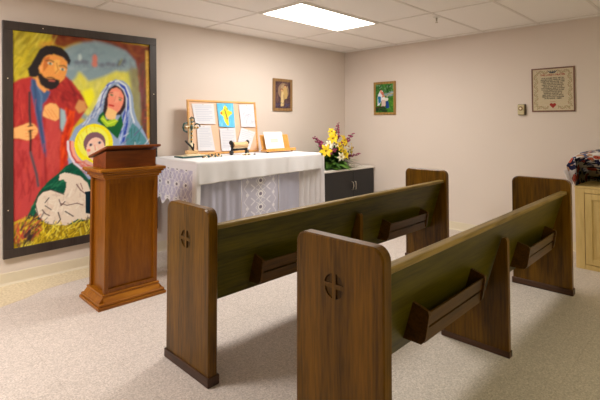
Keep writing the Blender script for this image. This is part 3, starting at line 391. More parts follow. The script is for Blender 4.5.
cove('baseboard_back', ([(p[0], p[1]) for p in pf], 0, XL, -.001), M['base'])
cove('baseboard_right', ([(p[0], p[1]) for p in pf], 1, YF, -.005), M['base'])

# recessed ceiling light panels
def troffer(i, x0, y1, f, col, label):
    t = empty('ceiling_light', (x0+TX/2, y1-TY/2, CEIL-.006), 0, label, 'ceiling light')
    hx, hy = TX/2-.013, TY/2-.013
    mb = MB()
    for a in ((-hx, hx, hy-.022, hy), (-hx, hx, -hy, -hy+.022), (-hx, -hx+.022, -hy+.022, hy-.022), (hx-.022, hx, -hy+.022, hy-.022)):
        mb.box(a[0], a[1], a[2], a[3], 0, .0115)
    mb.build('frame', M['light_frame'], t)
    MB().box(-hx+.022, hx-.022, -hy+.022, hy-.022, .003, .0105).build('diffuser', M['diffuser'], t)
    ld = bpy.data.lights.new('tube_glow', 'AREA'); ld.shape = 'RECTANGLE'; ld.size = 2*hx-.06; ld.size_y = 2*hy-.06
    ld.energy = PANEL_W*f; ld.color = col
    lo = bpy.data.objects.new('tube_glow', ld); C.objects.link(lo); lo.parent = t; lo.location = (0, 0, -.002)
labs = ['lit white fluorescent ceiling panel above the white-clothed table', 'lit ceiling panel above the painting side of the room, out of frame',
        'assumed, unseen ceiling panel behind the camera, tinted yellow-green for fill']
for i, (a, b_, f, c_) in enumerate(TROFFERS): troffer(i, a, b_, f, c_, labs[i])

# sprinkler
t = empty('fire_sprinkler', (-1.14, -2.15, CEIL+.005), 0, 'small ceiling fire sprinkler head with round white cover plate', 'sprinkler')
MB().lathe([(.036, 0), (.034, -.006), (.014, -.010)], n=20).build('cover_plate', M['light_frame'], t)
mb = MB(); mb.lathe([(.009, -.008), (.009, -.03), (.004, -.034), (.004, -.042)], n=10)
mb.tube([(.009, 0, -.028), (.014, 0, -.042), (.004, 0, -.056)], .0025, 6); mb.tube([(-.009, 0, -.028), (-.014, 0, -.042), (-.004, 0, -.056)], .0025, 6)
mb.lathe([(.015, -.056), (.015, -.059)], n=14); mb.build('sprinkler_head', M['steel'], t)

# ---------------------------------------------------------------- pews
PD, PH, PT = .435, .898, .056
def round_rect(v0, v1, z0, z1, r, n=6, bottom=False):
    pts = [(v0, z0), (v1, z0)]
    for k in range(n+1):
        a = R(90*k/n); pts.append((v1-r+r*math.cos(a), z1-r+r*math.sin(a)))
    for k in range(n+1):
        a = R(90+90*k/n); pts.append((v0+r+r*math.cos(a), z1-r+r*math.sin(a)))
    return pts
def end_panel(x_out, sgn, name, parent, label=None):
    """slab with eased edges and a round cross emblem cut into its outer face"""
    bm = bmesh.new()
    full = round_rect(0, PD, 0, PH, .05); ins = []
    cx_, cz_ = PD/2, PH/2
    for v, z in full: ins.append((v+(.006 if v < cx_ else -.006), z if z < .01 else z-.006 if z > PH-.06 else z))
    X = lambda d: x_out+sgn*d
    holes = []
    hv, hz, hr = .228, .712, .049
    for q in range(4):                                   # four sunk lobes leave a cross standing
        a0 = 90*q; g = .009
        hp = []
        sx = 1 if q in (0, 3) else -1; sz = 1 if q in (0, 1) else -1
        hp.append((hv+sx*g, hz+sz*g))
        n = 7; aa = math.degrees(math.asin(g/hr))
        for k in range(n+1):
            a = R(a0+aa+(90-2*aa)*k/n); hp.append((hv+hr*math.cos(a), hz+hr*math.sin(a)))
        holes.append(hp)
    outer = [bm.verts.new((X(0), v, z)) for v, z in ins]
    edges = [bm.edges.new((outer[i], outer[(i+1) % len(outer)])) for i in range(len(outer))]
    hvs = []
    for hp in holes:
        vs = [bm.verts.new((X(0), v, z)) for v, z in hp]; hvs.append(vs)
        edges += [bm.edges.new((vs[i], vs[(i+1) % len(vs)])) for i in range(len(vs))]
    bmesh.ops.triangle_fill(bm, edges=edges, use_beauty=True)
    # drop any triangle that filled a lobe
    def in_hole(c):
        for hp in holes:
            n = len(hp); ins_ = False
            for i in range(n):
                (x1, z1), (x2, z2) = hp[i], hp[(i+1) % n]
                if (z1 > c.z) != (z2 > c.z) and c.y < (x2-x1)*(c.z-z1)/(z2-z1)+x1: ins_ = not ins_
            if ins_: return True
        return False
    kill = [f for f in bm.faces if in_hole(f.calc_center_median())]
    if kill: bmesh.ops.delete(bm, geom=kill, context='FACES_ONLY')
    for vs, hp in zip(hvs, holes):
        fl = [bm.verts.new((X(.006), v, z)) for v, z in hp]
        for i in range(len(vs)):
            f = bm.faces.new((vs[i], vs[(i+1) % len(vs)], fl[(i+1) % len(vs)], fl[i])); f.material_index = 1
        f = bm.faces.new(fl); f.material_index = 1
    rings = [outer]
    for d, pr in ((.006, full), (PT-.006, full), (PT, ins)):
        rings.append([bm.verts.new((X(d), v, z)) for v, z in pr])
    for a, b_ in zip(rings[:-1], rings[1:]):
        for i in range(len(a)): bm.faces.new((a[i], a[(i+1) % len(a)], b_[(i+1) % len(a)], b_[i]))
    bm.faces.new(rings[-1])
    mb = MB(); mb.bm = bm
    o = mb.build(name, [M['oak_v'], M['oak_dark']], parent)
    MB().box(min(X(-.008), X(PT+.008)), max(X(-.008), X(PT+.008)), -.008, PD+.008, 0, .05, .005).build('shoe_moulding', M['oak_shoe'], o)
    if label: o['label'] = label
    return o
def pew(x0, y0, L, rz, label):
    t = empty('church_pew', (x0, y0, 0), rz, label, 'pew', 'matching oak pews')
    end_panel(0, 1, 'end_panel', t); end_panel(L, -1, 'end_panel', t)
    a, b_ = PT+.0005, L-PT-.0005
    back = [ (.172, .352), (.196, .356), (.066, .790), (.043, .784)]
    MB().prism(back, 0, a, b_).build('backrest', M['oak_h'], t)
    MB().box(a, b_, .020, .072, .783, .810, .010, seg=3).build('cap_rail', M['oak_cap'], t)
    MB().prism([(.19, .425), (.19, .39), (.415, .405), (.43, .42), (.43, .44), (.41, .447)], 0, a, b_).build('seat', M['oak_h'], t)
    m_ = L/2+.012
    prof = [(.036, 0), (.44, 0), (.44, .32), (.41, .40), (.195, .385), (.182, .345), (.168, .345), (.068, .676), (.055, .682), (.043, .676), (.036, .66)]
    s_ = MB().prism(prof, 0, m_-.017, m_+.017).build('middle_support', M['oak_v'], t)
    MB().box(m_-.024, m_+.024, .03, .446, 0, .035, .004).build('shoe_moulding', M['oak_shoe'], s_)
    for u0 in (.386, m_+.37):                             # hymnal racks hung on the rear of the backrest
        r_ = empty('book_rack', (u0, 0, 0)); r_.parent = t
        W_ = .62
        sl = lambda z: .045+.127*(.775-z)/.423-.001       # rear surface of the backrest
        for e_ in (0, W_-.016):
            MB().prism([(sl(.57), .575), (sl(.405), .405), (.068, .405), (.050, .425), (.046, .44), (.030, .535), (.034, .553)], 0, e_, e_+.016).build('rack_end', M['oak_rack'], r_)
        MB().prism([(.039, .540), (.048, .540), (.060, .478), (.051, .478)], 0, .0165, W_-.0165).build('rack_slat', M['oak_rack'], r_)
        MB().prism([(.053, .467), (.062, .467), (.071, .408), (.062, .408)], 0, .0165, W_-.0165).build('rack_slat', M['oak_rack'], r_)
        MB().prism([(.072, .408), (sl(.408), .408), (sl(.42), .42), (.072, .42)], 0, .0165, W_-.0165).build('rack_shelf', M['oak_rack'], r_)
    return t
pew(-4.058, -2.403, 2.668, .005, 'dark oak pew nearer the white-clothed table, behind the other pew')
pew(-4.016, -3.438, 2.678, .016, 'dark oak pew closest to the camera, in front of the other')

# ---------------------------------------------------------------- lectern
t = empty('lectern', (-3.850, -.895, 0), 0, 'orange-brown wooden lectern with slanted top, in front of the large painting', 'lectern')
def centred(mb, hx, hy, z0, z1, **k): return mb.box(-hx, hx, -hy, hy, z0, z1, **k)
HX, HY = .206, .148
mb = MB()
centred(mb, HX+.055, HY+.048, 0, .022, bev=.003); centred(mb, HX+.046, HY+.040, .0225, .044, bev=.007, seg=3)
mb.prism([(-HX-.04, .0445), (HX+.04, .0445), (HX+.010, .082), (-HX-.010, .082)], 1, -HY-.008, HY+.008)
mb.prism([(-HY-.034, .0445), (HY+.034, .0445), (HY+.008, .082), (-HY-.008, .082)], 0, -HX-.010, HX+.010)
mb2 = mb; centred(mb2, HX+.014, HY+.012, .0825, .096, bev=.004)
mb2.build('stepped_base', M['cherry_h'], t)
b_ = MB(); centred(b_, HX-.020, HY-.020, .097, .929); body_ = b_.build('pedestal', M['cherry_v'], t)
mb = MB()
for sx in (-1, 1):
    for sy in (-1, 1):
        cx_, cy_ = sx*(HX-.016), sy*(HY-.016); mb.box(cx_-.016, cx_+.016, cy_-.016, cy_+.016, .097, .929, .003)
for sy in (-1, 1):
    mb.box(-HX+.033, HX-.033, sy*(HY-.007)-.006, sy*(HY-.007)+.006, .097, .125); mb.box(-HX+.033, HX-.033, sy*(HY-.007)-.006, sy*(HY-.007)+.006, .895, .929)
mb.build('corner_posts', M['cherry_v'], t)
mb = MB(); centred(mb, HX+.008, HY+.008, .930, .945, bev=.003); centred(mb, HX+.022, HY+.022, .9455, .968, bev=.007, seg=3)
centred(mb, HX+.034, HY+.034, .9685, .982, bev=.004); centred(mb, HX+.05, HY+.038, .9825, 1.006, bev=.005); mb.build('crown_moulding', M['cherry_h'], t)
MB().prism([(-.125, 1.007), (.125, 1.007), (.125, 1.077), (-.125, 1.137)], 0, -.197, .197).build('desk_box', M['cherry_top'], t)
sl = math.atan2(.09, .36)
Mx = Matrix.Translation((0, .0, 1.118)) @ Matrix.Rotation(-sl, 4, 'X')
MB().box(-.213, .213, -.188, .188, 0, .018, .004, M=Mx).build('slanted_top', M['cherry_top'], t)

# ---------------------------------------------------------------- large painting
t = empty('framed_painting', (-4.480, -.001, .220), 0, 'large colourful nativity painting in a black wooden frame', 'painting')
W_, H_ = 1.362, 1.985; t.rotation_euler = (0, -.021, 0)
mb = MB()
f_ = .074
for bx in ((0, W_, 0, f_), (0, W_, H_-f_, H_), (0, f_, f_, H_-f_), (W_-f_, W_, f_, H_-f_)): mb.box(bx[0], bx[1], -.034, 0, bx[2], bx[3], .003)
mb.build('picture_frame', M['frame_dark'], t)
for sx, sz in ((.035, .4), (.035, 1.5), (W_-.035, .6), (W_-.035, 1.4), (.3, H_-.035), (.9, .035)):
    MB().box(sx-.004, sx+.004, -.0355, -.033, sz-.004, sz+.004).build('nail_head', M['ivory'], t)
img = paint(1.22, 1.845, 244, 369, PAINT, (196, 178, 62), 3, .02)
canvas('painted_canvas', img, lambda u, v: (.071+u*1.22, -.018, .07+v*1.845), M['canvas'], t)

# ---------------------------------------------------------------- small framed pictures
def framed(name, w_, h_, f, fm, ops, base, loc, rz, label, cat='picture', nx=60, ny=72, d=.02, extra=None):
    t = empty(name, loc, rz, label, cat)                 # local: x to the right, z up, front towards -y
    mb = MB()
    for bx in ((0, w_, 0, f), (0, w_, h_-f, h_), (0, f, f, h_-f), (w_-f, w_, f, h_-f)): mb.box(bx[0], bx[1], -d, 0, bx[2], bx[3], min(.003, f/4))
    mb.build('picture_frame', fm, t)
    iw, ih = w_-2*f+.004, h_-2*f+.004
    img = paint(iw, ih, nx, ny, ops(iw, ih), base, 5, .03)
    canvas('picture_print', img, lambda u, v: (f-.002+u*iw, -d*.55, f-.002+v*ih), M['print'], t)
    return t
def sc_(w_, h_, L): # unit coords (x right, y down 0..1) to metres
    out = []
    for op in L:
        P = lambda q: (q[0]*w_, (1-q[1])*h_)
        if op[0] == 'p': out.append(('p', op[1], [P(q) for q in op[2]]))
        elif op[0] == 's': out.append(('s', op[1], op[2]*w_, [P(q) for q in op[3]]))
        elif op[0] == 'e': X, Z = P((op[2], op[3])); out.append(('e', op[1], X, Z, op[4]*w_, op[5]*h_, op[6] if len(op) > 6 else 0))
        elif op[0] == 'n': out.append(('n', op[1], [P(q) for q in op[2]], op[3], op[4]*w_, op[5]*w_, op[6], op[7]))
    return out
FULL = [(0, 0), (1, 0), (1, 1), (0, 1)]
sepia = lambda w_, h_: sc_(w_, h_, [
    ('n', [(70, 52, 62), (120, 92, 84), (96, 72, 74), (60, 44, 50)], FULL, 160, .2, .05, 80, 30),
    ('e', (150, 122, 100), .55, .35, .36, .3), ('e', (176, 150, 116), .6, .22, .22, .12),
    ('p', (198, 166, 108), [(.40, .36), (.56, .22), (.74, .22), (.82, .42), (.78, .62), (.62, .66), (.56, .92), (.36, .94), (.38, .6)]),
    ('p', (216, 192, 140), [(.42, .42), (.54, .36), (.56, .64), (.52, .92), (.38, .92), (.40, .6)]),
    ('e', (92, 58, 44), .68, .16, .10, .055), ('e', (206, 158, 118), .66, .19, .07, .045),
    ('e', (150, 100, 70), .44, .31, .09, .05), ('e', (214, 168, 126), .44, .33, .06, .035),
    ('n', [(84, 76, 104), (60, 50, 70)], [(0, .8), (1, .8), (1, 1), (0, 1)], 30, .2, .05, 0, 30),
    ('s', (120, 86, 60), .03, [(.56, .5), (.6, .8)])])
framed('framed_picture', .352, .432, .038, M['bronze'], sepia, (96, 72, 72), (-1.506, -.001, 1.507), 0, 'small sepia framed picture of a robed figure above the honey wood book stand')
garden = lambda w_, h_: sc_(w_, h_, [
    ('n', [(30, 90, 44), (60, 130, 50), (20, 60, 34), (90, 150, 60), (150, 170, 150)], [(0, 0), (1, 0), (1, .5), (0, .5)], 170, .14, .05, 40, 60),
    ('n', [(70, 130, 34), (50, 110, 30), (96, 150, 44)], [(0, .45), (1, .45), (1, 1), (0, 1)], 200, .14, .05, 10, 40),
    ('n', [(160, 180, 190), (120, 140, 150)], [(.5, .36), (1, .28), (1, .4), (.6, .46)], 26, .14, .05, -10, 20),
    ('p', (90, 60, 40), [(.0, .80), (.5, .76), (.5, .82), (.0, .86)]),
    ('p', (222, 224, 232), [(.12, .40), (.26, .22), (.40, .24), (.44, .42), (.30, .62), (.20, .76), (.10, .76)]),
    ('p', (40, 120, 170), [(.12, .42), (.30, .44), (.30, .62), (.16, .70)]),
    ('e', (220, 150, 120), .30, .27, .06, .06), ('e', (206, 110, 90), .38, .33, .07, .06),
    ('e', (205, 140, 110), .44, .44, .08, .06), ('e', (236, 232, 226), .46, .54, .12, .08), ('p', (216, 190, 180), [(.34, .56), (.56, .56), (.54, .78), (.32, .78)]),
    ('p', (24, 64, 140), [(.56, .62), (.70, .60), (.76, .84), (.56, .86)]), ('e', (230, 224, 214), .60, .54, .1, .06),
    ('s', (190, 170, 110), .035, [(.62, .44), (.78, .36), (.94, .34)]),
    ('n', [(20, 40, 30), (30, 60, 26)], [(0, .84), (.5, .82), (.6, 1), (0, 1)], 40, .2, .05, 0, 20)])
framed('framed_picture', .372, .476, .034, M['gold'], garden, (60, 120, 44), (-.001, -.558, 1.465), -math.pi/2, 'small green picture of figures in a garden, in gilt frame beside the room corner')

# stitched sampler
SW, SH = .424, .482
def sampler_ops(a, b):
    ops = [('n', [(198, 182, 152), (212, 198, 170)], [(0, 0), (a, 0), (a, b), (0, b)], 120, .03, .006, 0, 60)]
    G = (150, 134, 98)
    def vine(x, z, dx, dz, s_):                          # one curling sprig
        nx_, nz_ = -dz*s_, dx*s_
        P = lambda f, g: (x+dx*f+nx_*g, z+dz*f+nz_*g)
        ops.append(('s', G, .004, [P(0, -.4), P(.3, .2), P(.6, .35), P(.8, .1), P(.6, -.15), P(.45, .05)]))
        ops.append(('s', G, .004, [P(.5, .3), P(.9, .1), P(1, -.4)])); ops.append(('e', (166, 140, 106), *P(.15, .4), .006, .006, 0)); ops.append(('e', (176, 130, 110), *P(.8, -.35), .005, .005, 0))
    for sd in (.085, .915):
        for k in range(8): vine(a*sd, b*(.09+.10*k), 0, b*.095, 1 if k % 2 else -1)
    for zz in (.075, .925):
        for k in range(3):
            vine(a*(.10+.10*k), b*zz, a*.09, 0, 1 if k % 2 else -1); vine(a*(.62+.10*k), b*zz, a*.09, 0, -1 if k % 2 else 1)
    return ops
t = framed('framed_sampler', SW, SH, .014, M['brown_frame'], sampler_ops, (205, 190, 160),
           (-.001, -2.703, 1.470), -math.pi/2, 'cream stitched prayer sampler with red heart, in thin brown frame', 'sampler', 170, 190, .014)
def text_mesh(txt, size, x, z, y, mat, parent, name, w_=None, bold=0):
    cu = bpy.data.curves.new(name, 'FONT'); cu.body = txt; cu.size = size; cu.align_x = 'CENTER'; cu.align_y = 'CENTER'
    cu.resolution_u = 1; cu.extrude = .0003; cu.offset = bold
    tmp = bpy.data.objects.new(name+'_tmp', cu); C.objects.link(tmp)
    dg = bpy.context.evaluated_depsgraph_get(); me = bpy.data.meshes.new_from_object(tmp.evaluated_get(dg))
    bpy.data.objects.remove(tmp)
    me.materials.clear(); me.materials.append(mat)
    o = bpy.data.objects.new(name, me); link(o, parent)
    if w_:
        ww = max(v.co.x for v in me.vertices)-min(v.co.x for v in me.vertices)
        k = w_/ww
        for v in me.vertices: v.co.x *= k
    o.rotation_euler = (R(90), 0, 0); o.location = (x, y, z)
    return o
yy = -.0085
text_mesh("THE LORD'S PRAYER", .027, SW*.5, SH*.835, yy, M['red'], t, 'title_lettering', .245, .0006)
lines = ['OUR FATHER WHO ART IN', 'HEAVEN HALLOWED BE THY', 'NAME THY KINGDOM COME', 'THY WILL BE DONE ON', 'EARTH AS IT IS IN HEAVEN', 'GIVE US THIS DAY OUR',
         'DAILY BREAD AND FORGIVE', 'US OUR TRESPASSES AS WE', 'FORGIVE THOSE WHO', 'TRESPASS AGAINST US', 'AND LEAD US NOT INTO', 'TEMPTATION BUT DELIVER', 'US FROM EVIL  AMEN']
text_mesh('\n'.join(lines), .0185, SW*.5, SH*.53, yy, M['ink'], t, 'verse_lettering', .235, .0005)
mb = MB()
hp = []
for k in range(24):
    a = 2*math.pi*k/24; hp.append((SW*.5+.0021*16*math.sin(a)**3*.95, SH*.145+.0021*(13*math.cos(a)-5*math.cos(2*a)-2*math.cos(3*a)-math.cos(4*a))*.95))
mb.prism([(p[0], p[1]) for p in hp], 1, yy-.001, yy+.0005); mb.box(SW*.5-.025, SW*.5+.025, yy-.001, yy, SH*.222, SH*.228)
mb.build('heart_motif', M['red'], t)
mb = MB(); c0 = SW*.5
for dx in (-.03, -.015, 0, .015, .03):
    mb.tube([(c0+dx*.6, yy, SH*.88), (c0+dx*1.5, yy, SH*.935)], [.006, .0025], 5)
mb.ball((c0, yy+.002, SH*.882), .009, 1, (1.8, .2, 1)); mb.build('crown_motif', plain('blue thread', (70, 84, 104), .9), t)
# thermostat
t = empty('thermostat', (-.001, -2.556, 1.436), -math.pi/2, 'small beige wall thermostat with round dial, left of the sampler', 'thermostat')
MB().box(0, .086, -.012, 0, 0, .125, .003).build('back_plate', M['beige_dark'], t)
MB().box(.004, .072, -.042, -.012, .006, .121, .006).build('cover', M['beige'], t)
o = MB().lathe([(.024, 0), (.024, .004), (.020, .007)], n=20).build('dial', M['bronze'], t); o.rotation_euler = (R(90), 0, 0); o.location = (.038, -.042, .075)
o2 = MB().lathe([(.013, 0), (.012, .004)], n=16).build('dial_centre', M['ivory'], o); o2.location = (0, 0, .007)

# ---------------------------------------------------------------- altar table and cloths
TZ = .985
t = empty('folding_table', (-2.335, -.45, 0), 0, 'long table hidden under the white cloth', 'table')
MB().box(-.83, .83, -.385, .385, TZ-.03, TZ-.001, .004).build('tabletop', M['white_top'], t)
for sx in (-1, 1):
    for sy in (-1, 1): MB().tube([(sx*.60, sy*.3, 0), (sx*.60, sy*.3, TZ-.032)], .015, 10).build('leg', M['metal_dark'], t)

t = empty('tablecloth', (0, 0, 0), 0, 'white linen cloth draped over the table top with a lace end', 'tablecloth')
X0, X1, Y0, Y1 = -3.162, -1.505, -.842, -.062
def drape(a, b):
    da = a-X1 if a > X1 else (a-X0 if a < X0 else 0); db = b-Y0 if b < Y0 else 0
    d = math.hypot(da, db); top = TZ+.009
    bx = min(max(a, X0), X1); by = max(b, Y0)
    wob = .0012*math.sin(a*19)*math.sin(b*23)
    if d < 1e-6: return (bx, by, top+wob)
    r = .016; ux, uy = da/d, db/d; q = math.pi*r/2
    if d < q: o_, z = r*math.sin(d/r), top-r*(1-math.cos(d/r))
    else: o_, z = r+.03*(d-q), top-r-(d-q)
    fold = (d/.22)*(.009*math.sin(a*9.5)+.006*math.sin(a*23+1)+.004*math.sin(a*41))
    return (bx+ux*(o_+(.004*math.sin(b*30)*d/.2 if da else 0)), by+uy*(o_)-(fold if db else 0)*(1 if not da else .3), z+wob)
def cl(u, v):
    a = X0-.075+u*(X1-X0+.075+.20)
    fr = .222-.035*u
    b = Y1-(v*(Y1-Y0+fr))
    return drape(a, b)
grid_obj('linen_top', 150, 84, cl, M['white_cloth'], t, solid=.003, offset=-1)
# lace end hanging at the left of the table
def lace_ops(w_, h_, cols, per, mk=1):
    ops = []
    ops.append(('n', [(214, 212, 232), (160, 152, 176)], [(0, 0), (w_, 0), (w_, h_), (0, h_)], 60, .02, .003, 45, 90))
    for c in cols:
        k = 0; z = per/2
        while z < h_+per:
            r = per*.30*mk
            for sx in (-1, 1):
                ops.append(('s', (238, 236, 240), .007, [(c, z+per*.5), (c+sx*per*.33*mk, z), (c, z-per*.5)]))
                ops.append(('s', (232, 230, 240), .013, [(c+sx*per*.62*mk, z-per*.25), (c+sx*per*.40*mk, z-per*.5), (c+sx*per*.62*mk, z-per*.75)]))
                ops.append(('e', (236, 234, 242), c+sx*per*.85*mk, z, per*.13, per*.13, 0)); ops.append(('s', (228, 226, 238), .008, [(c+sx*per*1.05*mk, z-per*.5), (c+sx*per*.75*mk, z), (c+sx*per*1.05*mk, z+per*.5)]))
            ops.append(('e', (240, 238, 242), c, z, r*.62, r*.55, 0)); ops.append(('e', (130, 122, 142), c, z, r*.36, r*.30, 0))
            ops.append(('s', (240, 238, 242), .006, [(c-r, z-r*.9), (c, z-r*.4), (c+r, z-r*.9)])); ops.append(('s', (240, 238, 242), .006, [(c-r, z+r*.9), (c, z+r*.4), (c+r, z+r*.9)]))
            z += per
    return ops
def lace_end():
    w_, h_ = .75, .44                                    # x: 0 at the front corner .. w_ towards the wall
    ops = lace_ops(w_, h_, (.20, .36, .52, .68), .15)
    img = paint(w_, h_, 150, 100, ops, (196, 192, 218), 7)
    lum = img[..., 0]
    img[..., 3] = np.where(lum > .55, 1, .6)
    img[:, :20, :] = (*lin((238, 236, 240)), 1)          # plain border by the corner
    z = np.linspace(0, h_, 100)[:, None]; x = np.linspace(0, w_, 150)[None, :]
    hem = .035+.03*np.cos(2*np.pi*(x-.20)/.16)
    img[(z > h_-.07)*np.ones_like(x, bool)] = (*lin((236, 234, 240)), 1)
    edge = (z < hem)
    img[..., 3] = np.where((z < hem) & (x > .1), 0, img[..., 3])
    band = (z >= hem) & (z < hem+.018); img[band] = (*lin((234, 232, 240)), 1)
    return img
canvas('lace_end', lace_end(), lambda u, v: (X0-.0215-.012*(1-v)-.006*math.sin(u*26)*(1-v)+max(0, .08-u)*.75*.9, max(Y0-.020-.004*(1-v), Y0-.020+(u-.06)*.79), .545+v*.432-.05*max(0, .1-u)/.1*(1-v)), M['lace'], t)

t = empty('table_skirt', (0, 0, 0), 0, 'grey sheer floor-length skirt with centre lace panel along the table front', 'table skirt')
def skirt(x0, x1, amp, fr, ph=0):
    return lambda u, v: (x0+(x1-x0)*u, -.832+amp*math.sin((x0+(x1-x0)*u)*fr+ph)*(1.1-.7*v)+.4*amp*math.sin((x0+(x1-x0)*u)*fr*2.3), .012+v*.95)
grid_obj('sheer_panel', 70, 12, skirt(-3.158, -2.655, .011, 34), M['sheer'], t)
grid_obj('sheer_panel', 60, 12, skirt(-2.152, -1.84, .008, 27), M['sheer'], t)
grid_obj('end_drape', 60, 12, lambda u, v: (-1.84+.415*u+.012*(1-v)*u, -.833+.015*math.sin(u*30)*(1.1-.5*v), .012+v*.95), M['sheer_white'], t)
img = paint(.497, .95, 150, 286, lace_ops(.497, .95, (.25,), .135, 1.5), (196, 194, 212), 9)
canvas('lace_panel', img, lambda u, v: (-2.652+u*.496, -.838+.004*math.sin(u*14), .012+v*.95), M['lace'], t)
for x in (-2.654, -2.155): MB().tube([(x, -.842, .012), (x, -.842, .96)], .004, 6).build('ribbon_trim', M['sheer_white'], t)

# ---------------------------------------------------------------- things on the altar table
TT = TZ+.0115
lean = math.atan2(.07, .6)
b0 = empty('bulletin_board', (-2.861, -.212, TT+.004), 0, 'cork bulletin board in light oak frame leaning on the wall', 'bulletin board')
b0.rotation_euler = (-lean, 0, 0)
BW, BH = .945, .605
mb = MB(); f_ = .022
for bx in ((0, BW, 0, f_), (0, BW, BH-f_, BH), (0, f_, f_, BH-f_), (BW-f_, BW, f_, BH-f_)): mb.box(bx[0], bx[1], -.012, .012, bx[2], bx[3], .003)
mb.build('board_frame', M['board_frame'], b0)
MB().box(f_, BW-f_, -.002, .004, f_, BH-f_).build('cork_panel', M['cork'], b0)
MB().box(.1, .13, .014, .03, .02, .45).build('easel_strut', M['board_frame'], b0) if False else None
RB = Matrix.Translation(b0.location) @ Matrix.Rotation(-lean, 4, 'X')
def sheet(pts, ops, base, label, k, group=None, cat='paper', off=0):
    """pts: TL TR BR BL on the board's face"""
    xs = [p[0] for p in pts]; cx_, cz_ = sum(xs)/4, sum(p[1] for p in pts)/4
    o_ = empty('paper_sheet', RB @ Vector((cx_, -.0082-.0014*k, cz_)), 0, label, cat, group); o_.rotation_euler = (-lean, 0, 0)
    tl, tr, br, bl = [(p[0]-cx_, p[1]-cz_) for p in pts]
    w_ = math.dist(tl, tr); h_ = math.dist(tl, bl)
    img = paint(w_, h_, 46, 58, ops(w_, h_), base, 11+k)
    def fn(u, v):
        a = [bl[i]+(br[i]-bl[i])*u for i in (0, 1)]; b = [tl[i]+(tr[i]-tl[i])*u for i in (0, 1)]
        return (a[0]+(b[0]-a[0])*v, -.0006-.004*(1-v)**2, a[1]+(b[1]-a[1])*v)
    canvas('page', img, fn, M['print'], o_)
    p_ = MB().ball((0, 0, 0), .005, 1).build('push_pin', M['beige'], o_); p_.location = ((tl[0]+tr[0])/2, -.005, (tl[1]+tr[1])/2-.012)
    return o_
def rows(n, c=(176, 180, 198), x0=.12, x1=.88, y0=.12, y1=.9):
    return lambda w_, h_: sc_(w_, h_, [('s', c, .02, [(x0, y0+(y1-y0)*i/n), (x1-(.15 if i % 3 == 2 else 0), y0+(y1-y0)*i/n)]) for i in range(n)])
PW = (216, 216, 222)
sheet([(.053, .56), (.335, .568), (.345, .336), (.088, .337)], rows(9), PW, 'wide white printed sheet at the top left of the cork board', 0)
sheet([(.376, .574), (.607, .580), (.611, .293), (.391, .306)], lambda w_, h_: sc_(w_, h_, [
    ('n', [(130, 205, 235), (100, 190, 225)], FULL, 60, .3, .06, 70, 20),
    ('e', (232, 224, 90), .48, .42, .30, .17), ('e', (232, 224, 90), .48, .48, .17, .38), ('s', (240, 214, 50), .17, [(.46, .2), (.54, .86)]), ('s', (240, 214, 50), .16, [(.22, .42), (.80, .40)]),
    ('e', (216, 96, 50), .22, .42, .06, .045), ('s', (90, 80, 60), .05, [(.44, .27), (.50, .46), (.55, .66)]), ('e', (160, 190, 80), .60, .24, .06, .05), ('e', (190, 90, 70), .55, .64, .05, .04)]),
    (96, 186, 226), 'blue sheet with a yellow cross drawing on the cork board', 1)
sheet([(.685, .567), (.905, .575), (.915, .298), (.701, .299)], lambda w_, h_: sc_(w_, h_, [('n', [(170, 174, 196), (200, 202, 214), (150, 152, 170)], [(.2, .1), (.9, .1), (.9, .85), (.2, .85)], 46, .16, .02, 60, 50)]),
      (212, 213, 222), 'white sheet with a grey pencil sketch at the top right of the board', 2)
sheet([(.098, .322), (.278, .322), (.316, .04), (.10, .045)], rows(12), PW, 'white sheet at the lower left of the board, behind the beaded cross', 3)
sheet([(.391, .287), (.610, .290), (.612, .026), (.402, .03)], rows(11), PW, 'white sheet under the blue cross drawing on the board', 4)
sheet([(.698, .292), (.905, .236), (.80, .03), (.609, .07)], rows(8), PW, 'tilted white sheet at the lower right of the board', 5)

# honey-wood book stand with a card
t = empty('book_stand', (-1.775, -.40, TT+.001), 0, 'honey-coloured wooden book stand at the right of the table', 'book stand')
tl_ = R(-16)
Mx = Matrix.Rotation(tl_, 4, 'X')
MB().box(-.215, .235, -.007, .007, .035, .215, .006, M=Matrix.Translation((0, .02, 0)) @ Mx).build('back_rest', M['stand_wood'], t)
MB().box(-.225, .24, -.065, .045, .014, .032, .004).build('ledge', M['stand_wood'], t)
MB().box(-.225, .24, -.073, -.063, .014, .048, .003).build('front_lip', M['stand_wood'], t)
for sx in (-.19, .2):
    MB().lathe([(.012, 0), (.014, .013)], n=12).build('foot', M['black'], t).location = (sx, -.04, 0)
c_ = empty('greeting_card', (-1.83, -.43, TT+.0365), 0, 'white card with small grey print leaning on the book stand', 'card'); c_.rotation_euler = (tl_, 0, 0)
img = paint(.29, .215, 60, 46, sc_(.29, .215, [('p', (196, 200, 188), [(.30, .38), (.70, .38), (.70, .62), (.30, .62)]), ('s', (206, 206, 200), .02, [(.32, .5), (.68, .5)])]), (228, 228, 230), 4)
canvas('card_face', img, lambda u, v: (-.145+u*.29, -.0022, v*.215), M['print'], c_)
MB().box(-.145, .145, -.002, .001, 0, .215).build('card_backing', M['paper'], c_)

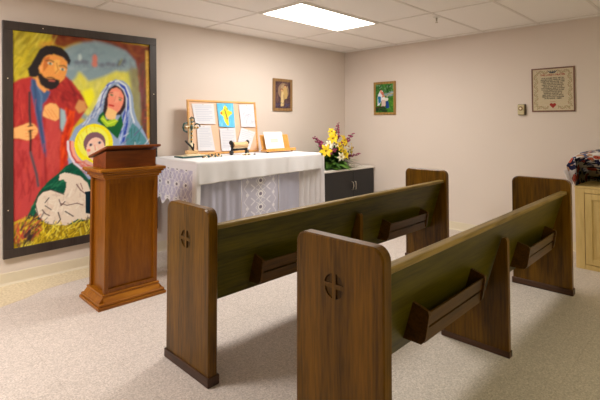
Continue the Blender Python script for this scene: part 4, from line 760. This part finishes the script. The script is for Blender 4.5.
# tan cushion on a dark knobbed cradle
t = empty('cushion_cradle', (-2.385, -.45, TT+.001), 0, 'small tan cushion on a cradle with four dark knobs', 'cushion stand')
def cush(u, v):
    x = (u-.5)*.19; a = 2*math.pi*v; k = 1-.35*math.cos(math.pi*(u-.5))**1*.4
    r = .036*(.85+.2*abs(2*u-1)**2)
    return (x, r*math.cos(a)*1.1, .108+r*math.sin(a))
grid_obj('cushion', 24, 17, cush, M['tan'], t)
for sx in (-1, 1):
    MB().ball((sx*.112, 0, .135), .026, 2, (.8, 1, 1)).build('upper_knob', M['black'], t)
    MB().tube([(sx*.10, 0, .12), (sx*.098, 0, .05)], .013, 8).build('upright', M['black'], t)
    MB().ball((sx*.105, 0, .028), .027, 2, (.9, 1, 1)).build('lower_knob', M['black'], t)
MB().tube([(-.1, 0, .058), (.1, 0, .058)], .011, 8).build('crossbar', M['black'], t)
MB().tube([(-.095, -.003, .078), (.095, -.003, .078)], .009, 8).build('white_bar', M['ivory'], t)
mb = MB(); rnd = random.Random(3)
for k in range(18): a = k/18*2*math.pi; mb.ball((.045*math.cos(a), .02*math.sin(a), .008), .008, 1, mi=k % 3)
mb.tube([(-.02, 0, .012), (.02, 0, .02), (.03, .0, .012)], .007, 6, mi=1)
tag(mb.build('bead_bracelet', [M['amber'], M['ivory'], M['black']], loc=(-2.37, -.56, TT+.001)), 'small gold and white bead loop in front of the tan cushion', 'beads')
mb = MB(); mb.ball((0, 0, .008), .009, 1, (1.6, 1, 1)); mb.ball((.02, 0, .007), .007, 1)
tag(mb.build('bead_pair', M['black'], loc=(-2.27, -.57, TT+.001)), 'two dark beads right of the gold bead loop', 'beads')

# beaded standing cross
t = empty('standing_cross', (-2.945, -.375, TT+.022), 0, 'ornate gold and green standing cross on a beaded foot, at the left of the table', 'cross')
mb = MB(); mb.box(-.022, .022, -.008, .008, .05, .385, .004); mb.box(-.07, .07, -.008, .008, .265, .30, .004); mb.build('cross_body', M['ivory'], t)
mb = MB(); mb.tube([(0, -.011, .13), (0, -.011, .375)], .007, 6)
mb.tube([(.0, -.012, .335), (.03, -.012, .345), (.03, -.012, .375), (0, -.012, .39), (-.02, -.012, .375)], .006, 6)
mb.tube([(-.05, -.012, .33), (-.088, -.012, .32), (-.098, -.012, .285), (-.088, -.012, .25), (-.05, -.012, .235)], .009, 7)
mb.tube([(.03, -.012, .305), (.06, -.012, .325), (.09, -.012, .315), (.1, -.012, .29)], .006, 6)
mb.build('green_trim', M['teal'], t)
for x, z in [(0, .16), (0, .20), (0, .24), (0, .32), (0, .36), (-.07, .282), (-.035, .282), (.035, .282), (.07, .282)]:
    MB().ball((x, -.016, z), .013, 1).build('bead', M['amber'], t)
mb = MB(); mb.tube([(-.07, -.01, .15), (-.045, -.02, .12), (-.02, -.02, .10), (.005, -.02, .075), (.02, -.02, .045)], .010, 7)
mb.tube([(.0, 0, .13), (.035, 0, .11), (.03, 0, .06)], .008, 6); mb.build('bead_drape', M['black'], t)
mb = MB(); mb.box(-.055, .075, -.03, .03, .0125, .05, .01); mb.build('pedestal', M['tan'], t)
mb = MB(); mb.box(-.06, .08, -.035, .035, 0, .012, .003); mb.build('foot_plate', M['ivory'], t)

tr = empty('decorative_tray', (-2.94, -.375, TT+.001), 0, 'thin dark green edged tray under the standing cross', 'tray')
MB().box(-.15, .16, -.09, .08, 0, .016, .006).build('tray_body', M['teal'], tr)
MB().box(-.135, .145, -.075, .065, .0165, .02, .001).build('tray_inlay', M['ivory'], tr)
def beads(name, pts, label, loc, mats, r=.010):
    mb = MB()
    for k, p in enumerate(pts): mb.ball((p[0], p[1], r+.0005+(p[2] if len(p) > 2 else 0)), r, 1, mi=k % len(mats))
    return tag(mb.build(name, mats, loc=loc), label, 'rosary')
pts = [(.10*math.cos(a/13*math.pi*2), .05*math.sin(a/13*math.pi*2)) for a in range(13)]
beads('rosary', [(-.12+.02*k, .012*math.sin(k*1.7)) for k in range(12)], 'string of dark and gold beads right of the green tray', (-2.80, -.56, TT+.001), [M['black'], M['amber'], M['ivory'], M['teal']], .011)
beads('rosary', [(.06*math.cos(a/13*6.28), .032*math.sin(a/13*6.28)) for a in range(13)], 'loop of amber and dark beads between the cross and the cushion', (-2.69, -.42, TT+.001), [M['amber'], M['tan'], M['black']], .014)

# ---------------------------------------------------------------- black cabinet
CT = .722
t = empty('storage_cabinet', (-.585, -.29, 0), 0, 'black two-door cabinet with white top in the room corner', 'cabinet')
MB().box(-.555, .555, -.25, .262, 0, CT-.026, .002).build('carcass', M['black_lam'], t)
MB().box(-.565, .560, -.285, .265, CT-.024, CT, .003).build('cabinet_top', M['white_top'], t)
for s_, (a, b_) in (('l', (-.553, .072)), ('r', (.077, .553))):
    d_ = MB().box(a, b_, -.27, -.2515, .04, CT-.030, .002).build('door', M['black_lam'], t)
    hx = .045 if s_ == 'l' else .105; k_ = 1 if s_ == 'l' else -1
    MB().tube([(hx, -.271, .54), (hx-.002*k_, -.292, .535), (hx+.006*k_, -.299, .485), (hx-.002*k_, -.292, .435), (hx, -.271, .43)], .0062, 8).build('handle', M['steel'], d_)
mb = MB(); mb.box(-.02, .02, -.012, .012, 0, .02, .005); mb.ball((.0, 0, .018), .008, 1)
tag(mb.build('desk_bell', M['black'], loc=(-1.095, -.47, CT+.001)), 'tiny black object on the left corner of the black cabinet', 'ornament')

# flower arrangement
rnd = random.Random(12)
FC = Vector((-.72, -.345, CT+.001))
t = empty('flower_arrangement', FC, 0, 'arrangement of yellow lilies and magenta gladioli in green foliage on the black cabinet', 'flowers')
MB().lathe([(.10, 0), (.13, .01), (.15, .06), (.145, .09)], n=20).build('basket', M['basket'], t)
def leaf(mb, base, d, L, w_, droop, mi):
    side = d.cross(Vector((0, 0, 1)));
    if side.length < .01: side = Vector((1, 0, 0))
    side.normalize(); pr = None
    n = 5
    for k in range(n+1):
        s_ = k/n; c = base+d*L*s_+Vector((0, 0, -droop*L*s_*s_)); ww = w_*math.sin(math.pi*min(.98, s_*.85+.12))
        c.z = max(c.z, .012); c.y = min(c.y, .29)
        cur = (mb.bm.verts.new(c-side*ww), mb.bm.verts.new(c+Vector((0, 0, -.12*ww))), mb.bm.verts.new(c+side*ww))
        if pr:
            for i in (0, 1):
                f = mb.bm.faces.new((pr[i], pr[i+1], cur[i+1], cur[i])); f.smooth = True; f.material_index = mi
        pr = cur
mb = MB()
for k in range(300):
    a = rnd.uniform(0, 2*math.pi); el = rnd.uniform(-.05, 1.25)
    d = Vector((math.cos(a)*math.cos(el)*1.25, math.sin(a)*math.cos(el)*.8, math.sin(el))).normalized()
    leaf(mb, Vector((rnd.uniform(-.09, .09), rnd.uniform(-.06, .06), rnd.uniform(.05, .1))), d, rnd.uniform(.18, .40), rnd.uniform(.02, .042), rnd.uniform(.1, .6), k % 2)
for k in range(130):
    a = rnd.uniform(0, 2*math.pi); d = Vector((math.cos(a), .7*math.sin(a), rnd.uniform(-.1, .25))).normalized()
    leaf(mb, Vector((.08*math.cos(a), .06*math.sin(a), rnd.uniform(.03, .08))), d, rnd.uniform(.14, .25), .032, .35, k % 2)
for k in range(5):
    leaf(mb, Vector((-.1, -.02, .1+.01*k)), Vector((-1, -.2, .9+.3*k)).normalized(), .2, .04, .3, 1)
mb.build('foliage', [M['leaf'], M['leaf_dark']], t, normals=False)
def lily(c, d, r, mat, name='lily_bloom'):
    d = Vector(d).normalized(); q = d.to_track_quat('Z', 'Y').to_matrix().to_4x4(); mb = MB()
    for k in range(6):
        a = 2*math.pi*k/6+(.1 if k % 2 else 0); pr = None
        for j in range(5):
            s_ = j/4; rad = r*(.1+.95*s_); z = r*(.45*s_-.42*s_**3)+.003*(k % 2); ww = r*.27*math.sin(math.pi*min(.97, .15+.8*s_))
            ca, sa = math.cos(a), math.sin(a)
            cur = [mb.bm.verts.new(q @ Vector((rad*ca-sg*ww*sa, rad*sa+sg*ww*ca, z+(.1*ww if sg else 0)))) for sg in (-1, 0, 1)]
            if pr:
                for i in (0, 1): f = mb.bm.faces.new((pr[i], pr[i+1], cur[i+1], cur[i])); f.smooth = True
            pr = cur
    for k in range(5):
        a = 2*math.pi*k/5; mb.tube([q @ Vector((0, 0, 0)), q @ Vector((r*.16*math.cos(a), r*.16*math.sin(a), r*.5))], .0025, 4, mi=1)
    return mb.build(name, [mat, M['amber']], t, loc=c, normals=False)
# offsets (x, y, z) of blooms from the foot of the arrangement
for x, y, z, r, dd in [(-.278, -.16, .257, .078, (-.6, -1, .2)), (-.157, -.16, .412, .072, (-.3, -1, .5)), (.063, -.16, .385, .074, (.2, -1, .4)), (.029, -.2, .202, .07, (-.1, -1, .2)),
                       (-.033, -.17, .31, .062, (0, -1, .3)), (.242, -.14, .275, .062, (.8, -.9, .2)), (-.126, -.12, .505, .052, (-.4, -.8, .6)), (-.09, -.14, .45, .045, (-.2, -1, .6)), (.25, -.12, .215, .05, (.9, -.7, 0)), (.03, -.19, .345, .045, (.2, -1, .6)), (.0, -.19, .25, .05, (.2, -1, 0))]:
    lily((x*1.08-.01, y-.01, z), dd, r*1.16, M['yellow'])
for x, y, z, r, dd in [(-.235, -.17, .335, .052, (-.4, -1, .3)), (-.04, -.2, .17, .055, (-.3, -1, 0)), (.125, -.17, .30, .055, (.4, -1, .3)), (.075, -.19, .19, .045, (.2, -1, 0)), (-.11, -.18, .34, .042, (0, -1, .3)), (.17, -.15, .25, .045, (.5, -1, .2))]:
    lily((x*1.08-.01, y-.01, z), dd, r*1.15, M['white_petal'])
def spike(a, b_, n, r0, r1):
    a, b_ = Vector(a), Vector(b_); mb = MB(); mb.tube([a, (a+b_)/2, b_], .004, 5, mi=1)
    for k in range(n):
        s_ = k/(n-1); c = a+(b_-a)*(.3+.7*s_); r = r0+(r1-r0)*s_
        for j in range(3):
            aa = k*1.9+j*2.1; mb.ball(c+Vector((math.cos(aa), .6*math.sin(aa), rnd.uniform(-.5, .7)))*r*.85, r*rnd.uniform(.38, .6), 1, (1, .8, .7))
    return mb.build('gladiolus_spike', [M['magenta'], M['leaf_dark']], t)
spike((-.12, -.08, .2), (-.46, -.1, .438), 12, .062, .024)
spike((-.02, -.06, .3), (.09, -.05, .615), 11, .056, .022)
spike((.08, -.06, .25), (.40, -.08, .48), 10, .055, .024)
spike((.10, -.1, .12), (.50, -.1, .178), 8, .030, .024)
spike((-.2, -.14, .22), (-.14, -.18, .26), 5, .044, .036)
spike((.05, -.1, .45), (-.02, -.08, .40), 5, .040, .032)
spike((.2, -.1, .12), (.31, -.12, .17), 4, .036, .034)

# ---------------------------------------------------------------- pale wood cabinet
PC = .760
t = empty('wooden_cabinet', (-.30, -3.72, 0), 0, 'pale pine cabinet with panelled doors against the right wall', 'cabinet')
MB().box(-.268, .27, -.48, .48, 0, PC-.02, .003).build('carcass', M['pine_v'], t)
MB().box(-.285, .27, -.485, .485, PC-.0195, PC, .004).build('cabinet_top', M['pine_h'], t)
mb = MB(); xa, xb = -.288, -.269
mb.box(xa, xb, .405, .48, .0, PC-.021, .002); mb.box(xa, xb, -.48, -.405, .0, PC-.021, .002); mb.box(xa, xb, -.404, .404, .0, .045, .002); mb.box(xa, xb, -.404, .404, PC-.06, PC-.021, .002)
mb.build('face_frame', M['pine_v'], t)
for a, b_ in ((.003, .400), (-.400, -.003)):
    d_ = empty('door', (0, 0, 0)); d_.parent = t
    mb = MB()
    for bx in ((a, a+.055, .05, PC-.065), (b_-.055, b_, .05, PC-.065), (a+.055, b_-.055, .05, .105), (a+.055, b_-.055, PC-.12, PC-.065)): mb.box(-.296, -.2695, bx[0], bx[1], bx[2], bx[3], .003)
    mb.build('door_frame', M['pine_v'], d_)
    MB().box(-.286, -.2695, a+.056, b_-.056, .106, PC-.121).build('door_panel', M['pine_v'], d_)
    MB().box(-.292, -.2865, a+.085, b_-.085, .135, PC-.15, .0025).build('raised_field', M['pine_v'], d_)
    kn = MB().lathe([(.006, 0), (.006, .012), (.014, .018), (.012, .026)], n=14).build('knob', M['pine_h'], d_)
    kn.rotation_euler = (0, R(-90), 0); kn.location = (-.2965, (a+.028) if a > 0 else (b_-.028), .45)

def floral():
    m, t, b = nt('floral print cotton')
    tc = N(t, 'ShaderNodeTexCoord')
    no = N(t, 'ShaderNodeTexNoise'); no.inputs['Scale'].default_value = 14; t.links.new(tc.outputs['Object'], no.inputs['Vector'])
    mxv = N(t, 'ShaderNodeVectorMath', operation='MULTIPLY_ADD'); mxv.inputs[1].default_value = (.06, .06, .06)
    t.links.new(no.outputs['Color'], mxv.inputs[0]); t.links.new(tc.outputs['Object'], mxv.inputs[2])
    def vor(s):
        v = N(t, 'ShaderNodeTexVoronoi'); v.inputs['Scale'].default_value = s; t.links.new(mxv.outputs[0], v.inputs['Vector']); return v
    v2 = vor(26); cr = N(t, 'ShaderNodeValToRGB'); cr.color_ramp.interpolation = 'CONSTANT'; e = cr.color_ramp.elements
    sp = N(t, 'ShaderNodeSeparateColor'); t.links.new(v2.outputs['Color'], sp.inputs[0])
    e[0].position = 0; e[0].color = (*lin((222, 214, 210)), 1); e[1].position = .46; e[1].color = (*lin((30, 32, 66)), 1)
    for p_, c in ((.58, (84, 92, 130)), (.72, (30, 24, 34)), (.88, (190, 150, 120))): k = e.new(p_); k.color = (*lin(c), 1)
    t.links.new(sp.outputs[0], cr.inputs['Fac'])
    v1 = vor(8.8); c2 = N(t, 'ShaderNodeValToRGB'); c2.color_ramp.interpolation = 'CONSTANT'; e = c2.color_ramp.elements
    e[0].position = 0; e[0].color = (*lin((70, 20, 20)), 1); e[1].position = .10; e[1].color = (*lin((200, 84, 54)), 1)
    for p_, c in ((.18, (150, 36, 34)), (.24, (206, 104, 76)), (.31, (120, 30, 34))): k = e.new(p_); k.color = (*lin(c), 1)
    t.links.new(v1.outputs['Distance'], c2.inputs['Fac'])
    gt = N(t, 'ShaderNodeMath', operation='LESS_THAN'); gt.inputs[1].default_value = .34; t.links.new(v1.outputs['Distance'], gt.inputs[0])
    mx = N(t, 'ShaderNodeMix', data_type='RGBA'); t.links.new(gt.outputs[0], mx.inputs['Factor']); t.links.new(cr.outputs['Color'], mx.inputs['A']); t.links.new(c2.outputs['Color'], mx.inputs['B'])
    t.links.new(mx.outputs['Result'], b.inputs['Base Color']); b.inputs['Roughness'].default_value = .85; b.inputs['Specular IOR Level'].default_value = .2
    return m
M['floral'] = floral()
t = empty('floral_cloth', (-.322, -3.60, PC+.002), 0, 'folded cloth with red, navy and white floral print heaped on the pale wood cabinet', 'cloth')
def bundle(u, v):
    # closed bulging heap: u around the section in y-z, v along x
    prof = [(.365, 0), (.405, .08), (.437, .185), (.40, .25), (.345, .292), (.27, .315), (.1, .322), (-.1, .318), (-.28, .31), (-.37, .27), (-.40, .15), (-.385, 0)]
    s_ = u*(len(prof)-1); i = min(int(s_), len(prof)-2); f = s_-i
    y = prof[i][0]*(1-f)+prof[i+1][0]*f; z = prof[i][1]*(1-f)+prof[i+1][1]*f
    e_ = abs(2*v-1)**10; k = 1-.05*e_
    x = (v-.5)*.54
    return (x+.006*math.sin(y*31+z*20), y*k+.004*math.sin(x*40), z*(1-.10*e_)+(.006*math.sin(x*26+y*14) if z > .05 else 0))
o = grid_obj('cloth_heap', 60, 30, bundle, M['floral'], t)
bm = bmesh.new(); bm.from_mesh(o.data)
be = [e for e in bm.edges if e.is_boundary]
bmesh.ops.holes_fill(bm, edges=be, sides=0); bmesh.ops.recalc_face_normals(bm, faces=bm.faces[:])
bm.to_mesh(o.data); bm.free()
grid_obj('lace_trim', 14, 10, lambda u, v: (-.29+.12*u, .440-.045*(1-v)+.008*math.sin(u*20), .004+.13*v), M['sheer_white'], t)

# thin yellower patch of floor along the back wall
MB().prism([(-8, -.018), (-8, -.50), (-4.60, -.50), (-4.40, -.43), (-4.26, -.34), (-4.05, -.30), (-3.4, -.25), (-3.3, -.018)], 2, .0004, .0012).build('floor_patch_1', yellower())['kind'] = 'structure'
